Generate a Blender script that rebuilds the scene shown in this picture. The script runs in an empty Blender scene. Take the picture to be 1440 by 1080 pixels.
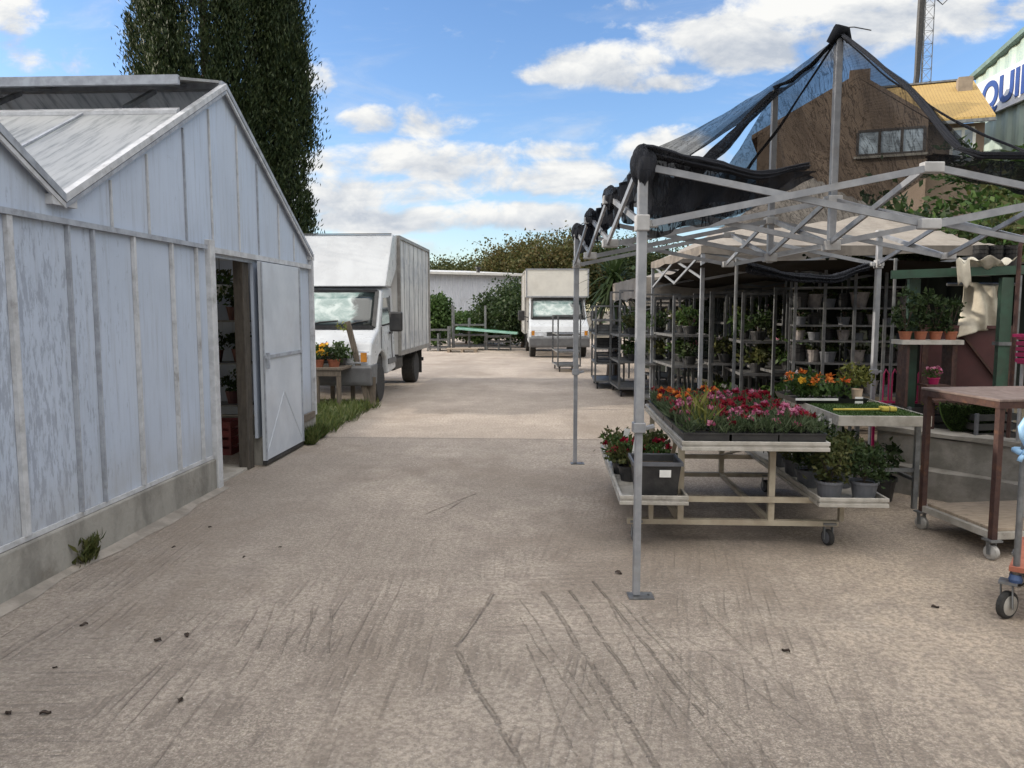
import bpy, math, random
import numpy as np
from mathutils import Vector, Matrix
R = math.radians
rnd = random.Random(11)
rng = np.random.default_rng(5)
sc = bpy.context.scene
C = bpy.context.scene.collection

# ------------------------------------------------------------------ camera
F = 1082.0; PITCH = math.atan(105 / F); YAW = R(2.9); EYE = 1.6
cam_d = bpy.data.cameras.new('camera'); cam = bpy.data.objects.new('camera', cam_d); C.objects.link(cam)
cam.location = (0, 0, EYE); cam.rotation_euler = (math.pi / 2 - PITCH, 0, YAW)
cam_d.sensor_width = 36; cam_d.lens = 36 * F / 1440; cam_d.clip_end = 2000; cam_d.clip_start = .05
sc.camera = cam
_cm = cam.rotation_euler.to_matrix()
def ray(px, py): return _cm @ Vector(((px - 720) / F, -(py - 540) / F, -1))
FW = Vector((-math.sin(YAW), math.cos(YAW), 0))
def G(px, py, z=0):                      # where the sight line meets height z
    r = ray(px, py); t = (z - EYE) / r.z; return Vector((r.x * t, r.y * t, z))
def D(px, py, d):                        # point on the sight line at distance d ahead
    r = ray(px, py); t = d / r.dot(FW); return Vector((r.x * t, r.y * t, EYE + r.z * t))

# ------------------------------------------------------------------ mesh builder
class MB:
    def __init__(s): s.v = []; s.f = []
    def add(s, vs, fs):
        k = len(s.v); s.v += [tuple(v) for v in vs]; s.f += [tuple(i + k for i in f) for f in fs]; return s
    def bb(s, x0, x1, y0, y1, z0, z1):
        return s.add([(x0,y0,z0),(x1,y0,z0),(x1,y1,z0),(x0,y1,z0),(x0,y0,z1),(x1,y0,z1),(x1,y1,z1),(x0,y1,z1)],
                     [(0,3,2,1),(4,5,6,7),(0,1,5,4),(1,2,6,5),(2,3,7,6),(3,0,4,7)])
    def bar(s, p, q, w, h=None, up=(0,0,1)):
        h = h or w; p = Vector(p); q = Vector(q); d = (q - p).normalized(); u = Vector(up)
        if abs(d.dot(u)) > .97: u = Vector((0,1,0))
        a = d.cross(u).normalized() * w / 2; b = a.normalized().cross(d).normalized() * h / 2
        return s.add([p-a-b,p+a-b,p+a+b,p-a+b,q-a-b,q+a-b,q+a+b,q-a+b],
                     [(0,1,2,3),(4,7,6,5),(0,4,5,1),(1,5,6,2),(2,6,7,3),(3,7,4,0)])
    def path(s, pts, r, n=8, cap=True):
        pts = [Vector(p) for p in pts]; m = len(pts); rs = r if isinstance(r, (list, tuple)) else [r] * m
        vs = []; ref = None
        for i in range(m):
            d = (pts[min(i+1,m-1)] - pts[max(i-1,0)]).normalized()
            if ref is None:
                ref = Vector((0,0,1)) if abs(d.z) < .9 else Vector((1,0,0))
            a = d.cross(ref).normalized(); b = a.cross(d).normalized(); ref = b
            for k in range(n):
                t = 2 * math.pi * k / n; vs.append(pts[i] + (a * math.cos(t) + b * math.sin(t)) * rs[i])
        fs = [(i*n+k, i*n+(k+1)%n, (i+1)*n+(k+1)%n, (i+1)*n+k) for i in range(m-1) for k in range(n)]
        if cap: fs += [tuple(range(n))[::-1], tuple(range((m-1)*n, m*n))]
        return s.add(vs, fs)
    def tube(s, p, q, r, n=10): return s.path([p, q], r, n)
    def lathe(s, prof, c=(0,0,0), n=16, M=None):
        vs = []; m = len(prof)
        for (r, z) in prof:
            for k in range(n):
                t = 2*math.pi*k/n; v = Vector((r*math.cos(t), r*math.sin(t), z))
                if M: v = M @ v
                vs.append(v + Vector(c))
        fs = [(i*n+k, i*n+(k+1)%n, (i+1)*n+(k+1)%n, (i+1)*n+k) for i in range(m-1) for k in range(n)]
        fs += [tuple(range(n))[::-1], tuple(range((m-1)*n, m*n))]
        return s.add(vs, fs)
    def prism(s, poly, e0, e1, f):       # poly in 2-D, f(u,v,e)->xyz
        n = len(poly); vs = [f(u, v, e0) for u, v in poly] + [f(u, v, e1) for u, v in poly]
        fs = [tuple(range(n))[::-1], tuple(range(n, 2*n))] + [(i, (i+1)%n, n+(i+1)%n, n+i) for i in range(n)]
        return s.add(vs, fs)
    def grid(s, nu, nv, fn):
        vs = [fn(i/nu, j/nv) for j in range(nv+1) for i in range(nu+1)]
        fs = [(j*(nu+1)+i, j*(nu+1)+i+1, (j+1)*(nu+1)+i+1, (j+1)*(nu+1)+i) for j in range(nv) for i in range(nu)]
        return s.add(vs, fs)
    def build(s, name, m, parent=None, world=False, smooth=False, bevel=0, solid=0):
        me = bpy.data.meshes.new(name); me.from_pydata(s.v, [], s.f); me.update()
        import bmesh
        bm = bmesh.new(); bm.from_mesh(me); bmesh.ops.recalc_face_normals(bm, faces=bm.faces); bm.to_mesh(me); bm.free()
        if smooth: me.shade_smooth()
        return link(name, me, m, parent, world, bevel, solid)
def link(name, me, m, parent=None, world=False, bevel=0, solid=0):
    o = bpy.data.objects.new(name, me); C.objects.link(o); me.materials.append(m)
    if parent:
        o.parent = parent
        if world: o.matrix_parent_inverse = parent.matrix_basis.inverted()
    if solid:
        mo = o.modifiers.new('solid', 'SOLIDIFY'); mo.thickness = solid
    if bevel:
        mo = o.modifiers.new('bevel', 'BEVEL'); mo.width = bevel; mo.segments = 2; mo.limit_method = 'ANGLE'
    return o
def tag(o, label, cat, group=None, kind=None):
    o['label'] = label; o['category'] = cat
    if group: o['group'] = group
    if kind: o['kind'] = kind
    return o
def thing(name, label, cat, loc=(0,0,0), rz=0, group=None):
    o = bpy.data.objects.new(name, None); C.objects.link(o); o.empty_display_size = .1
    o.location = loc; o.rotation_euler = (0,0,rz); return tag(o, label, cat, group)
def dup(root, loc, rz=None, label=None, scale=None):
    def cp(o, par):
        c = o.copy(); C.objects.link(c)
        if par: c.parent = par
        for ch in o.children: cp(ch, c)
        return c
    r = cp(root, None); r.location = loc
    if rz is not None: r.rotation_euler = (0,0,rz)
    if label: r['label'] = label
    if scale: r.scale = (scale,)*3
    return r

# ------------------------------------------------------------------ leaves
def leafmesh(name, P, size, m, parent=None, up=0., asp=.5, world=False, out=None, seed=None):
    g = rng if seed is None else np.random.default_rng(seed)
    P = np.asarray(P, float); n = len(P)
    d = g.normal(size=(n,3)); d /= np.linalg.norm(d,axis=1)[:,None]
    d[:,2] += up
    if out is not None: d += out
    d /= np.linalg.norm(d,axis=1)[:,None]
    q = g.normal(size=(n,3)); sd = np.cross(d,q); sd /= np.linalg.norm(sd,axis=1)[:,None]
    s = (np.ones(n)*size * g.uniform(.6,1.35,n))[:,None]
    nb = np.cross(d, sd) * s * .12
    V = np.stack([P, P+d*s*.45+sd*s*asp*.5+nb, P+d*s, P+d*s*.45-sd*s*asp*.5+nb],1).reshape(-1,3)
    me = bpy.data.meshes.new(name); me.vertices.add(4*n); me.vertices.foreach_set('co', V.astype(np.float32).ravel())
    me.loops.add(4*n); me.loops.foreach_set('vertex_index', np.arange(4*n, dtype=np.int32))
    me.polygons.add(n); me.polygons.foreach_set('loop_start', np.arange(0,4*n,4,dtype=np.int32))
    me.update(calc_edges=True); me.validate()
    return link(name, me, m, parent, world)
def clumps(c, rad, nc, per, cr, shell=.5, zmin=None, seed=1):
    g = np.random.default_rng(seed); out = []
    c = np.array(c); rad = np.array(rad)
    d = g.normal(size=(nc,3)); d /= np.linalg.norm(d,axis=1)[:,None]
    rr = shell + (1-shell)*g.random(nc)
    cc = c + d*rr[:,None]*rad
    k = g.uniform(.6,1.4,nc)
    for i in range(nc):
        out.append(cc[i] + g.normal(size=(int(per*k[i]),3))*cr*k[i]*np.array([1,1,.7]))
    P = np.concatenate(out)
    if zmin is not None: P = P[P[:,2] > zmin]
    return P

# ------------------------------------------------------------------ node helper
class NT:
    def __init__(s, nt): s.nt = nt; s.L = nt.links
    def n(s, t, **k):
        nd = s.nt.nodes.new('ShaderNode' + t)
        for a, b in k.items(): setattr(nd, a, b)
        return nd
    def put(s, sock, v):
        if v is None: return
        if isinstance(v, bpy.types.NodeSocket): s.L.new(v, sock)
        else: sock.default_value = v
    def m(s, op, a, b=None, c=None, clamp=False):
        nd = s.n('Math', operation=op); nd.use_clamp = clamp
        for i, v in enumerate((a, b, c)): s.put(nd.inputs[i], v)
        return nd.outputs[0]
    def map(s, v, scale=(1,1,1), rot=(0,0,0), loc=(0,0,0)):
        nd = s.n('Mapping'); s.put(nd.inputs[0], v); nd.inputs[1].default_value = loc; nd.inputs[2].default_value = rot; nd.inputs[3].default_value = scale
        return nd.outputs[0]
    def noise(s, v, scale, detail=4, rough=.55, dist=0):
        nd = s.n('TexNoise'); s.put(nd.inputs['Vector'], v); nd.inputs['Scale'].default_value = scale
        nd.inputs['Detail'].default_value = detail; nd.inputs['Roughness'].default_value = rough; nd.inputs['Distortion'].default_value = dist
        return nd.outputs[0]
    def wave(s, v, scale, dist=2, detail=2, dscale=1, d='X'):
        nd = s.n('TexWave', bands_direction=d); s.put(nd.inputs['Vector'], v); nd.inputs['Scale'].default_value = scale
        nd.inputs['Distortion'].default_value = dist; nd.inputs['Detail'].default_value = detail; nd.inputs['Detail Scale'].default_value = dscale
        return nd.outputs['Fac']
    def sm(s, v, a, b, o0=0., o1=1.):     # smoothstep
        nd = s.n('MapRange', interpolation_type='SMOOTHSTEP'); s.put(nd.inputs[0], v)
        for i, x in enumerate((a, b, o0, o1)): nd.inputs[i+1].default_value = x
        return nd.outputs[0]
    def mix(s, f, a, b, bt='MIX'):
        nd = s.n('Mix', data_type='RGBA', blend_type=bt); s.put(nd.inputs[0], f)
        for i, v in ((6,a),(7,b)):
            if isinstance(v, (tuple,list)): v = tuple(v)[:3] + (1,)
            s.put(nd.inputs[i], v)
        return nd.outputs[2]
    def sep(s, v):
        nd = s.n('SeparateXYZ'); s.put(nd.inputs[0], v); return nd.outputs
    def comb(s, x, y, z):
        nd = s.n('CombineXYZ')
        for i, v in enumerate((x,y,z)): s.put(nd.inputs[i], v)
        return nd.outputs[0]
    def bump(s, h, dist=.01, strength=1, nrm=None):
        nd = s.n('Bump'); nd.inputs['Strength'].default_value = strength; nd.inputs['Distance'].default_value = dist
        s.put(nd.inputs['Height'], h)
        if nrm: s.put(nd.inputs['Normal'], nrm)
        return nd.outputs[0]
def newmat(name):
    m = bpy.data.materials.new(name); m.use_nodes = True; nt = m.node_tree
    t = NT(nt); b = nt.nodes['Principled BSDF']; co = t.n('TexCoord').outputs['Object']
    return m, t, b, co
def M(name, c1, c2=None, scale=6, rough=.6, metal=0, bump=0, bscale=None, streak=None, spec=None, dirt=0, dirtc=(.12,.1,.08)):
    m, t, b, co = newmat(name)
    c2 = c2 or tuple(x*.75 for x in c1)
    v = co if not streak else t.map(co, streak)
    f = t.sm(t.noise(v, scale, 6, .6), .35, .65)
    col = t.mix(f, c1, c2)
    if dirt:
        d = t.sm(t.noise(t.map(co, loc=(3,7,1)), scale*.6, 8, .7), .52, .72, 0, dirt); col = t.mix(d, col, dirtc)
    t.put(b.inputs['Base Color'], col); b.inputs['Roughness'].default_value = rough; b.inputs['Metallic'].default_value = metal
    t.put(b.inputs['Roughness'], t.sm(t.noise(co, scale*2.3, 4), .2, .8, rough*.8, min(1, rough*1.2)))
    if spec is not None: b.inputs['Specular IOR Level'].default_value = spec
    if bump: t.put(b.inputs['Normal'], t.bump(t.noise(co, bscale or scale*6, 5, .6), bump))
    return m
def leafmat(name, cs, trans=.3, rough=.55):
    m, t, b, co = newmat(name)
    g = t.n('NewGeometry').outputs['Random Per Island']
    nd = t.n('ValToRGB'); t.put(nd.inputs[0], g); el = nd.color_ramp.elements
    while len(el) < len(cs): el.new(.5)
    for i, c in enumerate(cs): el[i].position = i/(len(cs)-1); el[i].color = tuple(c)+(1,)
    t.put(b.inputs['Base Color'], nd.outputs[0]); b.inputs['Roughness'].default_value = rough; b.inputs['Specular IOR Level'].default_value = .25
    tr = t.n('BsdfTranslucent'); t.put(tr.inputs[0], nd.outputs[0]); mx = t.n('MixShader'); mx.inputs[0].default_value = trans
    t.L.new(b.outputs[0], mx.inputs[1]); t.L.new(tr.outputs[0], mx.inputs[2])
    t.L.new(mx.outputs[0], m.node_tree.nodes['Material Output'].inputs[0]); return m
def netmat(name, hide, col=(.011,.012,.015), fold=.3):
    m, t, b, co = newmat(name)
    b.inputs['Base Color'].default_value = col + (1,); b.inputs['Roughness'].default_value = 1; b.inputs['Specular IOR Level'].default_value = .05
    f = t.sm(t.noise(t.map(co, (1,1,.5)), 2.2, 4, .55), .38, .66, 0, .55)
    for rot, s_ in (((.3,.7,.2), 3.1), ((.2,-.6,.5), 3.7), ((.5,.1,-.4), 5.0)):
        ln = t.m('ABSOLUTE', t.m('SUBTRACT', t.noise(t.map(co, (2.4,2.4,.5), rot), s_, 3, .5), .5)); f = t.m('MAXIMUM', f, t.sm(ln, .022, .004, 0, .8))
    w = t.wave(co, 55, 1.5, 2, 2, 'X'); w2 = t.wave(co, 60, 1.5, 2, 2, 'Z')
    h = t.m('ADD', hide - fold*.35, t.m('MULTIPLY', f, fold))
    h = t.m('ADD', h, t.m('MULTIPLY', t.m('ADD', w, w2), .05), clamp=True)
    tr = t.n('BsdfTransparent'); mx = t.n('MixShader'); t.put(mx.inputs[0], h)
    t.L.new(tr.outputs[0], mx.inputs[1]); t.L.new(b.outputs[0], mx.inputs[2])
    t.L.new(mx.outputs[0], m.node_tree.nodes['Material Output'].inputs[0]); return m
def clothmat(name, c1, c2, trans=.4):
    m, t, b, co = newmat(name)
    col = t.mix(t.sm(t.noise(co, 2.2, 7, .65), .4, .65), c1, c2); t.put(b.inputs['Base Color'], col); b.inputs['Roughness'].default_value = .8
    tr = t.n('BsdfTranslucent'); t.put(tr.inputs[0], col); mx = t.n('MixShader'); mx.inputs[0].default_value = trans
    t.put(b.inputs['Normal'], t.bump(t.noise(t.map(co,(1,3,1)), 4, 4), .03))
    t.L.new(b.outputs[0], mx.inputs[1]); t.L.new(tr.outputs[0], mx.inputs[2])
    t.L.new(mx.outputs[0], m.node_tree.nodes['Material Output'].inputs[0]); return m

# ------------------------------------------------------------------ materials
alu = M('aluminium', (.42,.43,.45), (.3,.31,.33), 9, .45, .55, .0005, 80, dirt=.4)
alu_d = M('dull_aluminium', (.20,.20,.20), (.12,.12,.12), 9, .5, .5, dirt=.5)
galv = M('galvanised_steel', (.24,.25,.255), (.15,.155,.16), 12, .5, .6, dirt=.5, dirtc=(.16,.11,.07))
trayal = M('bench_tray_metal', (.50,.48,.44), (.36,.34,.30), 8, .5, .35, dirt=.55)
beige = M('beige_bench_steel', (.42,.37,.28), (.32,.27,.2), 7, .55, .1, dirt=.6)
blackpl = M('black_plastic', (.016,.016,.018), (.03,.03,.03), 14, .42, bump=.001)
greypl = M('grey_plastic', (.11,.115,.13), (.08,.085,.095), 10, .5)
rubber = M('rubber', (.02,.02,.02), (.035,.033,.03), 20, .8)
wheelgrey = M('caster_wheel', (.42,.41,.39), (.3,.29,.27), 15, .5, dirt=.5)
whitelab = M('white_label', (.75,.75,.73), (.68,.68,.66), 20, .5)
soil = M('soil', (.035,.025,.018), (.06,.045,.03), 40, .95, bump=.01)
terra = M('terracotta', (.35,.12,.06), (.26,.09,.05), 12, .75)
rust = M('rusty_brown_steel', (.075,.038,.03), (.05,.025,.022), 15, .65, .2, .002, dirt=.5, dirtc=(.2,.09,.04))
plywood = M('weathered_board', (.36,.29,.22), (.25,.2,.15), 9, .8, streak=(1,8,1), dirt=.5, bump=.002)
greytop = M('worn_brown_top', (.22,.17,.15), (.14,.1,.085), 8, .6, streak=(6,1,1), dirt=.4)
woodpost = M('weathered_wood', (.16,.13,.10), (.09,.075,.06), 10, .85, streak=(6,6,.6), bump=.004)
whitepaint = M('white_vehicle_paint', (.50,.525,.55), (.44,.46,.485), 2.5, .3, dirt=.22, dirtc=(.4,.38,.34), spec=.5)
creampaint = M('cream_box_panel', (.72,.70,.64), (.64,.62,.57), 2, .4, dirt=.2, dirtc=(.4,.36,.3))
bumpergrey = M('grey_bumper', (.13,.135,.14), (.1,.1,.105), 6, .55)
blacktrim = M('black_trim', (.015,.015,.016), (.03,.03,.03), 8, .5)
chrome_d = M('headlamp_lens', (.5,.52,.54), (.35,.36,.38), 12, .12, .3)
rednet = M('magenta_plastic', (.38,.012,.10), (.28,.01,.07), 8, .4)
bluefoam = M('pale_blue_hose', (.30,.50,.72), (.24,.42,.62), 9, .45)
orangecl = M('faded_red_board', (.40,.14,.09), (.3,.1,.06), 9, .7)
maroon = M('maroon_panel', (.085,.028,.028), (.06,.02,.02), 4, .55, dirt=.3)
greensteel = M('green_painted_steel', (.035,.085,.055), (.03,.06,.04), 8, .5, dirt=.4)
tarp = clothmat('cream_tarpaulin', (.62,.58,.48), (.48,.44,.36), .15)
canvas = clothmat('white_canopy_canvas', (.35,.315,.275), (.26,.23,.2), .2)
yellow = M('yellow_foam', (.62,.50,.10), (.5,.4,.07), 12, .7)
net_l = netmat('thin_black_net', .66, fold=.30)
net_d = netmat('dense_black_net', .93, fold=.2)
concw = M('rough_concrete', (.27,.255,.23), (.17,.16,.14), 5, .9, bump=.006, bscale=25, dirt=.6)
plinthm = M('stained_concrete', (.29,.28,.255), (.17,.163,.147), 4, .9, bump=.005, bscale=30, streak=(1,1,.5), dirt=.6)
stone = M('pale_threshold', (.36,.34,.31), (.27,.25,.22), 6, .85, bump=.004)
bark = M('bark', (.10,.075,.055), (.06,.045,.035), 12, .9, bump=.01)
leaf_dark = leafmat('dark_leaves', [(.018,.032,.012),(.03,.055,.018),(.05,.075,.025),(.022,.04,.014)])
leaf_mid = leafmat('mid_green_leaves', [(.03,.06,.015),(.05,.10,.025),(.08,.13,.035),(.04,.075,.02)])
leaf_olive = leafmat('olive_leaves', [(.04,.055,.018),(.07,.085,.026),(.10,.10,.034),(.05,.065,.022)])
leaf_autumn = leafmat('autumn_leaves', [(.05,.065,.02),(.085,.09,.028),(.13,.095,.035),(.06,.075,.024)])
leaf_cyp = leafmat('cypress_foliage', [(.014,.027,.011),(.026,.046,.017),(.050,.066,.022),(.020,.038,.014)], .2)
leaf_yel = leafmat('yellow_green_leaves', [(.12,.14,.03),(.2,.2,.05),(.08,.11,.03)])
blade = leafmat('flower_blades', [(.04,.065,.028),(.075,.11,.05),(.11,.14,.075),(.05,.08,.035)])
pet_red = leafmat('red_petals', [(.18,.008,.018),(.28,.012,.026),(.22,.010,.035)], .2)
pet_pink = leafmat('pink_petals', [(.45,.09,.22),(.58,.27,.36),(.38,.03,.12)], .2)
pet_orange = leafmat('orange_petals', [(.62,.16,.03),(.7,.26,.05),(.5,.09,.03)], .2)
pet_yellow = leafmat('yellow_petals', [(.75,.42,.03),(.8,.52,.06),(.65,.3,.03)], .2)
pet_white = leafmat('white_petals', [(.7,.68,.66),(.78,.7,.72)], .2)
grassm = leafmat('grass_blades', [(.04,.07,.018),(.08,.11,.03),(.13,.14,.05),(.05,.09,.02)])
matgrass = M('artificial_turf', (.05,.105,.02), (.075,.14,.03), 60, .9, bump=.01, bscale=300)

def glassmat(name, tint=(.05,.06,.065), rough=.06):
    m, t, b, co = newmat(name); b.inputs['Base Color'].default_value = tint + (1,)
    b.inputs['Roughness'].default_value = rough; b.inputs['Specular IOR Level'].default_value = .9; b.inputs['Coat Weight'].default_value = .4
    t.put(b.inputs['Base Color'], t.mix(t.sm(t.noise(co, 3, 5), .35, .65), tint, tuple(x*2.2 for x in tint)))
    return m
darkglass = glassmat('dark_window_glass')
def windscreen_mat():
    m, t, b, co = newmat('windscreen_painted_reflection')
    x = t.sep(co)
    v = t.n('TexVoronoi'); t.put(v.inputs['Vector'], t.map(co, (3.0,1,2.6))); v.inputs['Scale'].default_value = 1.6
    n = t.noise(t.map(co, (2,1,3)), 2.0, 5, .6, .5)
    col = t.mix(t.sm(n, .36, .64), (.16,.24,.23), (.40,.47,.46)); col = t.mix(t.sm(t.noise(t.map(co,(1,1,2)), 2.2, 5, .6, .4), .52, .68), col, (.09,.15,.14))  # greenish-white reflection painted into the glass colour, dark at right and bottom
    col = t.mix(t.sm(t.m('ADD', x[0], t.m('MULTIPLY', n, .5)), .72, .86), col, (.02,.028,.03)); col = t.mix(t.sm(x[2], 1.42, 1.33), col, (.025,.03,.03))
    t.put(b.inputs['Base Color'], col); b.inputs['Roughness'].default_value = .08; b.inputs['Coat Weight'].default_value = .6; return m
windscreen = windscreen_mat()

def limewash():                         # whitewashed panels: vertical runs, peeling at the weathered end
    m, t, b, co = newmat('limewashed_panel'); x = t.sep(co)
    st = t.noise(t.map(co, (9,9,.55)), 2.2, 8, .7)
    big = t.noise(co, 1.3, 5, .6)
    pv = t.n('TexWhiteNoise', noise_dimensions='1D'); t.put(pv.inputs['W'], t.m('FLOOR', t.m('DIVIDE', x[1], .53)))
    col = t.mix(t.sm(big, .35, .7), (.44,.51,.63), (.385,.45,.56))
    col = t.mix(t.m('MULTIPLY', t.sm(st, .47, .72), .68), col, (.27,.295,.345))
    col = t.mix(t.m('MULTIPLY', pv.outputs[0], .38), col, (.40,.44,.51))
    peel = t.noise(t.map(co, (5,5,1.2), loc=(2,0,1)), 4.5, 9, .75)
    wear = t.m('MULTIPLY', t.sm(x[1], 5.6, 4.2, 0, 1), t.sm(x[2], 2.3, 1.7, .25, 1))
    pk = t.sm(t.m('ADD', peel, t.m('MULTIPLY', wear, .13)), .60, .68)
    col = t.mix(t.m('MULTIPLY', pk, .55), col, (.19,.21,.26))
    scr = t.sm(t.noise(t.map(co, (2,2,14), (.5,.3,0)), 3, 6, .7), .66, .7)
    col = t.mix(t.m('MULTIPLY', scr, .3), col, (.2,.21,.24))
    low = t.m('MULTIPLY', t.sm(x[2], .75, .3), t.sm(big, .3, .6, .1, .5)); col = t.mix(low, col, (.33,.32,.30))
    t.put(b.inputs['Base Color'], col); b.inputs['Roughness'].default_value = .5
    t.put(b.inputs['Normal'], t.bump(t.noise(t.map(co, (2,2,1)), 3, 4), .01, .5)); return m
lime = limewash()
def roofwash():
    m, t, b, co = newmat('whitewashed_roof')
    st = t.noise(t.map(co, (7,.7,.7)), 2.4, 8, .72)
    col = t.mix(t.sm(t.noise(co, 1.1, 5), .35, .7), (.50,.52,.54), (.40,.425,.45)); col = t.mix(t.m('MULTIPLY', t.sm(st, .46, .66), .85), col, (.22,.245,.27))
    t.put(b.inputs['Base Color'], col); b.inputs['Roughness'].default_value = .45
    tr = t.n('BsdfTranslucent'); t.put(tr.inputs[0], col); mx = t.n('MixShader'); mx.inputs[0].default_value = .4
    t.L.new(b.outputs[0], mx.inputs[1]); t.L.new(tr.outputs[0], mx.inputs[2]); t.L.new(mx.outputs[0], m.node_tree.nodes['Material Output'].inputs[0]); return m
roofm = roofwash()
doorm = M('door_sheet', (.52,.56,.62), (.45,.49,.55), 2.5, .5, .1, dirt=.25, dirtc=(.3,.3,.32))
barw = M('white_glazing_bar', (.50,.515,.54), (.38,.39,.41), 11, .6, dirt=.5)
bard = M('grey_glazing_bar', (.34,.37,.42), (.24,.26,.30), 11, .6, dirt=.4)
# ------------------------------------------------------------------ sky, sun
SUN_EL = R(17.5); SUN_AZ = R(270.4)        # azimuth clockwise from +Y: from the left, a touch behind the camera
SUND = Vector((math.sin(SUN_AZ)*math.cos(SUN_EL), math.cos(SUN_AZ)*math.cos(SUN_EL), math.sin(SUN_EL)))
w = bpy.data.worlds.new('World'); sc.world = w; w.use_nodes = True
T = NT(w.node_tree); bg = w.node_tree.nodes['Background']; bg.inputs[1].default_value = .10
sky = T.n('TexSky', sky_type='NISHITA'); sky.sun_disc = False; sky.sun_elevation = SUN_EL; sky.sun_rotation = SUN_AZ
sky.altitude = 100; sky.air_density = 1.0; sky.dust_density = .6; sky.ozone_density = 1.5
gen = T.n('TexCoord').outputs['Generated']; sx = T.sep(gen)
hs = T.n('HueSaturation'); hs.inputs['Saturation'].default_value = 1.15; T.put(hs.inputs['Color'], sky.outputs[0])
yy = T.m('MAXIMUM', sx[1], .08)
ga = T.m('DIVIDE', sx[0], yy); gb = T.m('DIVIDE', sx[2], yy)
def dirab(px, py): r = ray(px, py); return r.x/r.y, r.z/r.y
front = T.sm(sx[1], .12, .35)
gv = T.comb(ga, T.m('MULTIPLY', gb, 1.7), 0)
n1 = T.noise(gv, 9.5, 10, .6, .25); n1u = T.noise(T.map(gv, loc=(.010,-.03,0)), 9.5, 10, .6, .25); n0 = T.noise(gv, 2.3, 4, .55)
blobs = [(850,92,105,30,1.),(930,113,70,16,.8),(770,105,50,14,.75),(1035,52,115,42,1.),(1190,25,190,48,.95),(1300,5,160,28,.8),(930,4,90,12,.5),
         (18,22,48,42,.95),(75,75,70,30,.6),(165,88,55,22,.5),(515,168,46,20,.85),(608,165,58,32,.62),(445,112,34,26,.8),
         (560,228,200,28,.82),(760,212,150,16,.7),(800,252,140,28,.85),(480,275,170,30,.88),(930,215,110,34,.75),(570,308,150,20,.95),(740,303,150,20,.95),
         (880,285,130,20,.6),(560,345,160,16,.6),(1020,205,120,30,.5),(620,60,160,50,.2),(760,50,130,28,.3),(300,60,260,60,.2),(560,110,120,40,.25)]
mask = None; gy = None
for px, py, rx, ry, wt in blobs:
    a0, b0 = dirab(px, py); ra = rx/F; rb = ry/F
    u = T.m('DIVIDE', T.m('SUBTRACT', ga, a0), ra*1.25); v = T.m('DIVIDE', T.m('SUBTRACT', gb, b0), rb*1.35)
    d = T.m('SUBTRACT', 1., T.m('ADD', T.m('MULTIPLY', u, u), T.m('MULTIPLY', v, v)), clamp=True)
    d = T.m('MULTIPLY', T.m('POWER', d, .6), wt)
    # flat grey base: lower half of each cloud
    s = T.m('MULTIPLY', d, T.m('SUBTRACT', 0, v))
    mask = d if mask is None else T.m('MAXIMUM', mask, d)
    gy = s if gy is None else T.m('ADD', gy, s)
dens = T.m('ADD', T.m('MULTIPLY', mask, .62), T.m('MULTIPLY', T.m('SUBTRACT', n1, .5), 1.35))
dens = T.sm(dens, .22, .52)
wisp = T.sm(T.noise(T.map(gv, (1,2.6,1), (0,0,.25)), 3.2, 8, .62, .8), .50, .80, 0, .42)
dens = T.m('MULTIPLY', T.m('MAXIMUM', dens, wisp), front)
zz = T.m('ADD', T.m('MAXIMUM', sx[2], 0), .14)
pv = T.comb(T.m('DIVIDE', sx[0], zz), T.m('DIVIDE', sx[1], zz), 0)
nb = T.noise(pv, 1.1, 7, .58)
back = T.m('MULTIPLY', T.m('MULTIPLY', T.sm(nb, .30, .52), T.m('SUBTRACT', 1., front)), T.sm(sx[2], -.02, .08))
dens = T.m('MAXIMUM', dens, back)
lit = T.m('ADD', T.m('MULTIPLY', T.m('SUBTRACT', n1, n1u), 2.6), T.m('ADD', .62, T.m('MULTIPLY', gy, -.75)), clamp=True)
lit = T.m('ADD', T.m('MULTIPLY', lit, front), T.m('MULTIPLY', T.m('SUBTRACT', 1., front), .8))
CLOUD = 1.0
CLT = T.mix(lit, (2.5,2.75,3.15), (4.6,4.6,4.5)); CLT = T.mix(front, T.mix(T.sm(sx[2], .3, .75), (3.4,3.4,3.35), (15.2,14.6,13.8)), CLT)  # unseen clouds overhead and behind made far brighter as added fill light
skyc = T.mix(1., hs.outputs[0], (.98,1.0,1.16), 'MULTIPLY')
final = T.mix(dens, skyc, CLT)
T.put(bg.inputs[0], final)
sun_d = bpy.data.lights.new('sun', 'SUN'); sun = bpy.data.objects.new('sun', sun_d); C.objects.link(sun)
sun_d.energy = 2.0; sun_d.angle = R(.55); sun_d.color = (1, .9, .77)
sun.rotation_euler = SUND.to_track_quat('Z', 'Y').to_euler()
sc.view_settings.view_transform = 'Standard'; sc.view_settings.look = 'None'; sc.view_settings.gamma = 1; sc.view_settings.exposure = 1.08
sc.cycles.max_bounces = 6; sc.cycles.transparent_max_bounces = 24; sc.cycles.use_denoising = True

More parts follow.
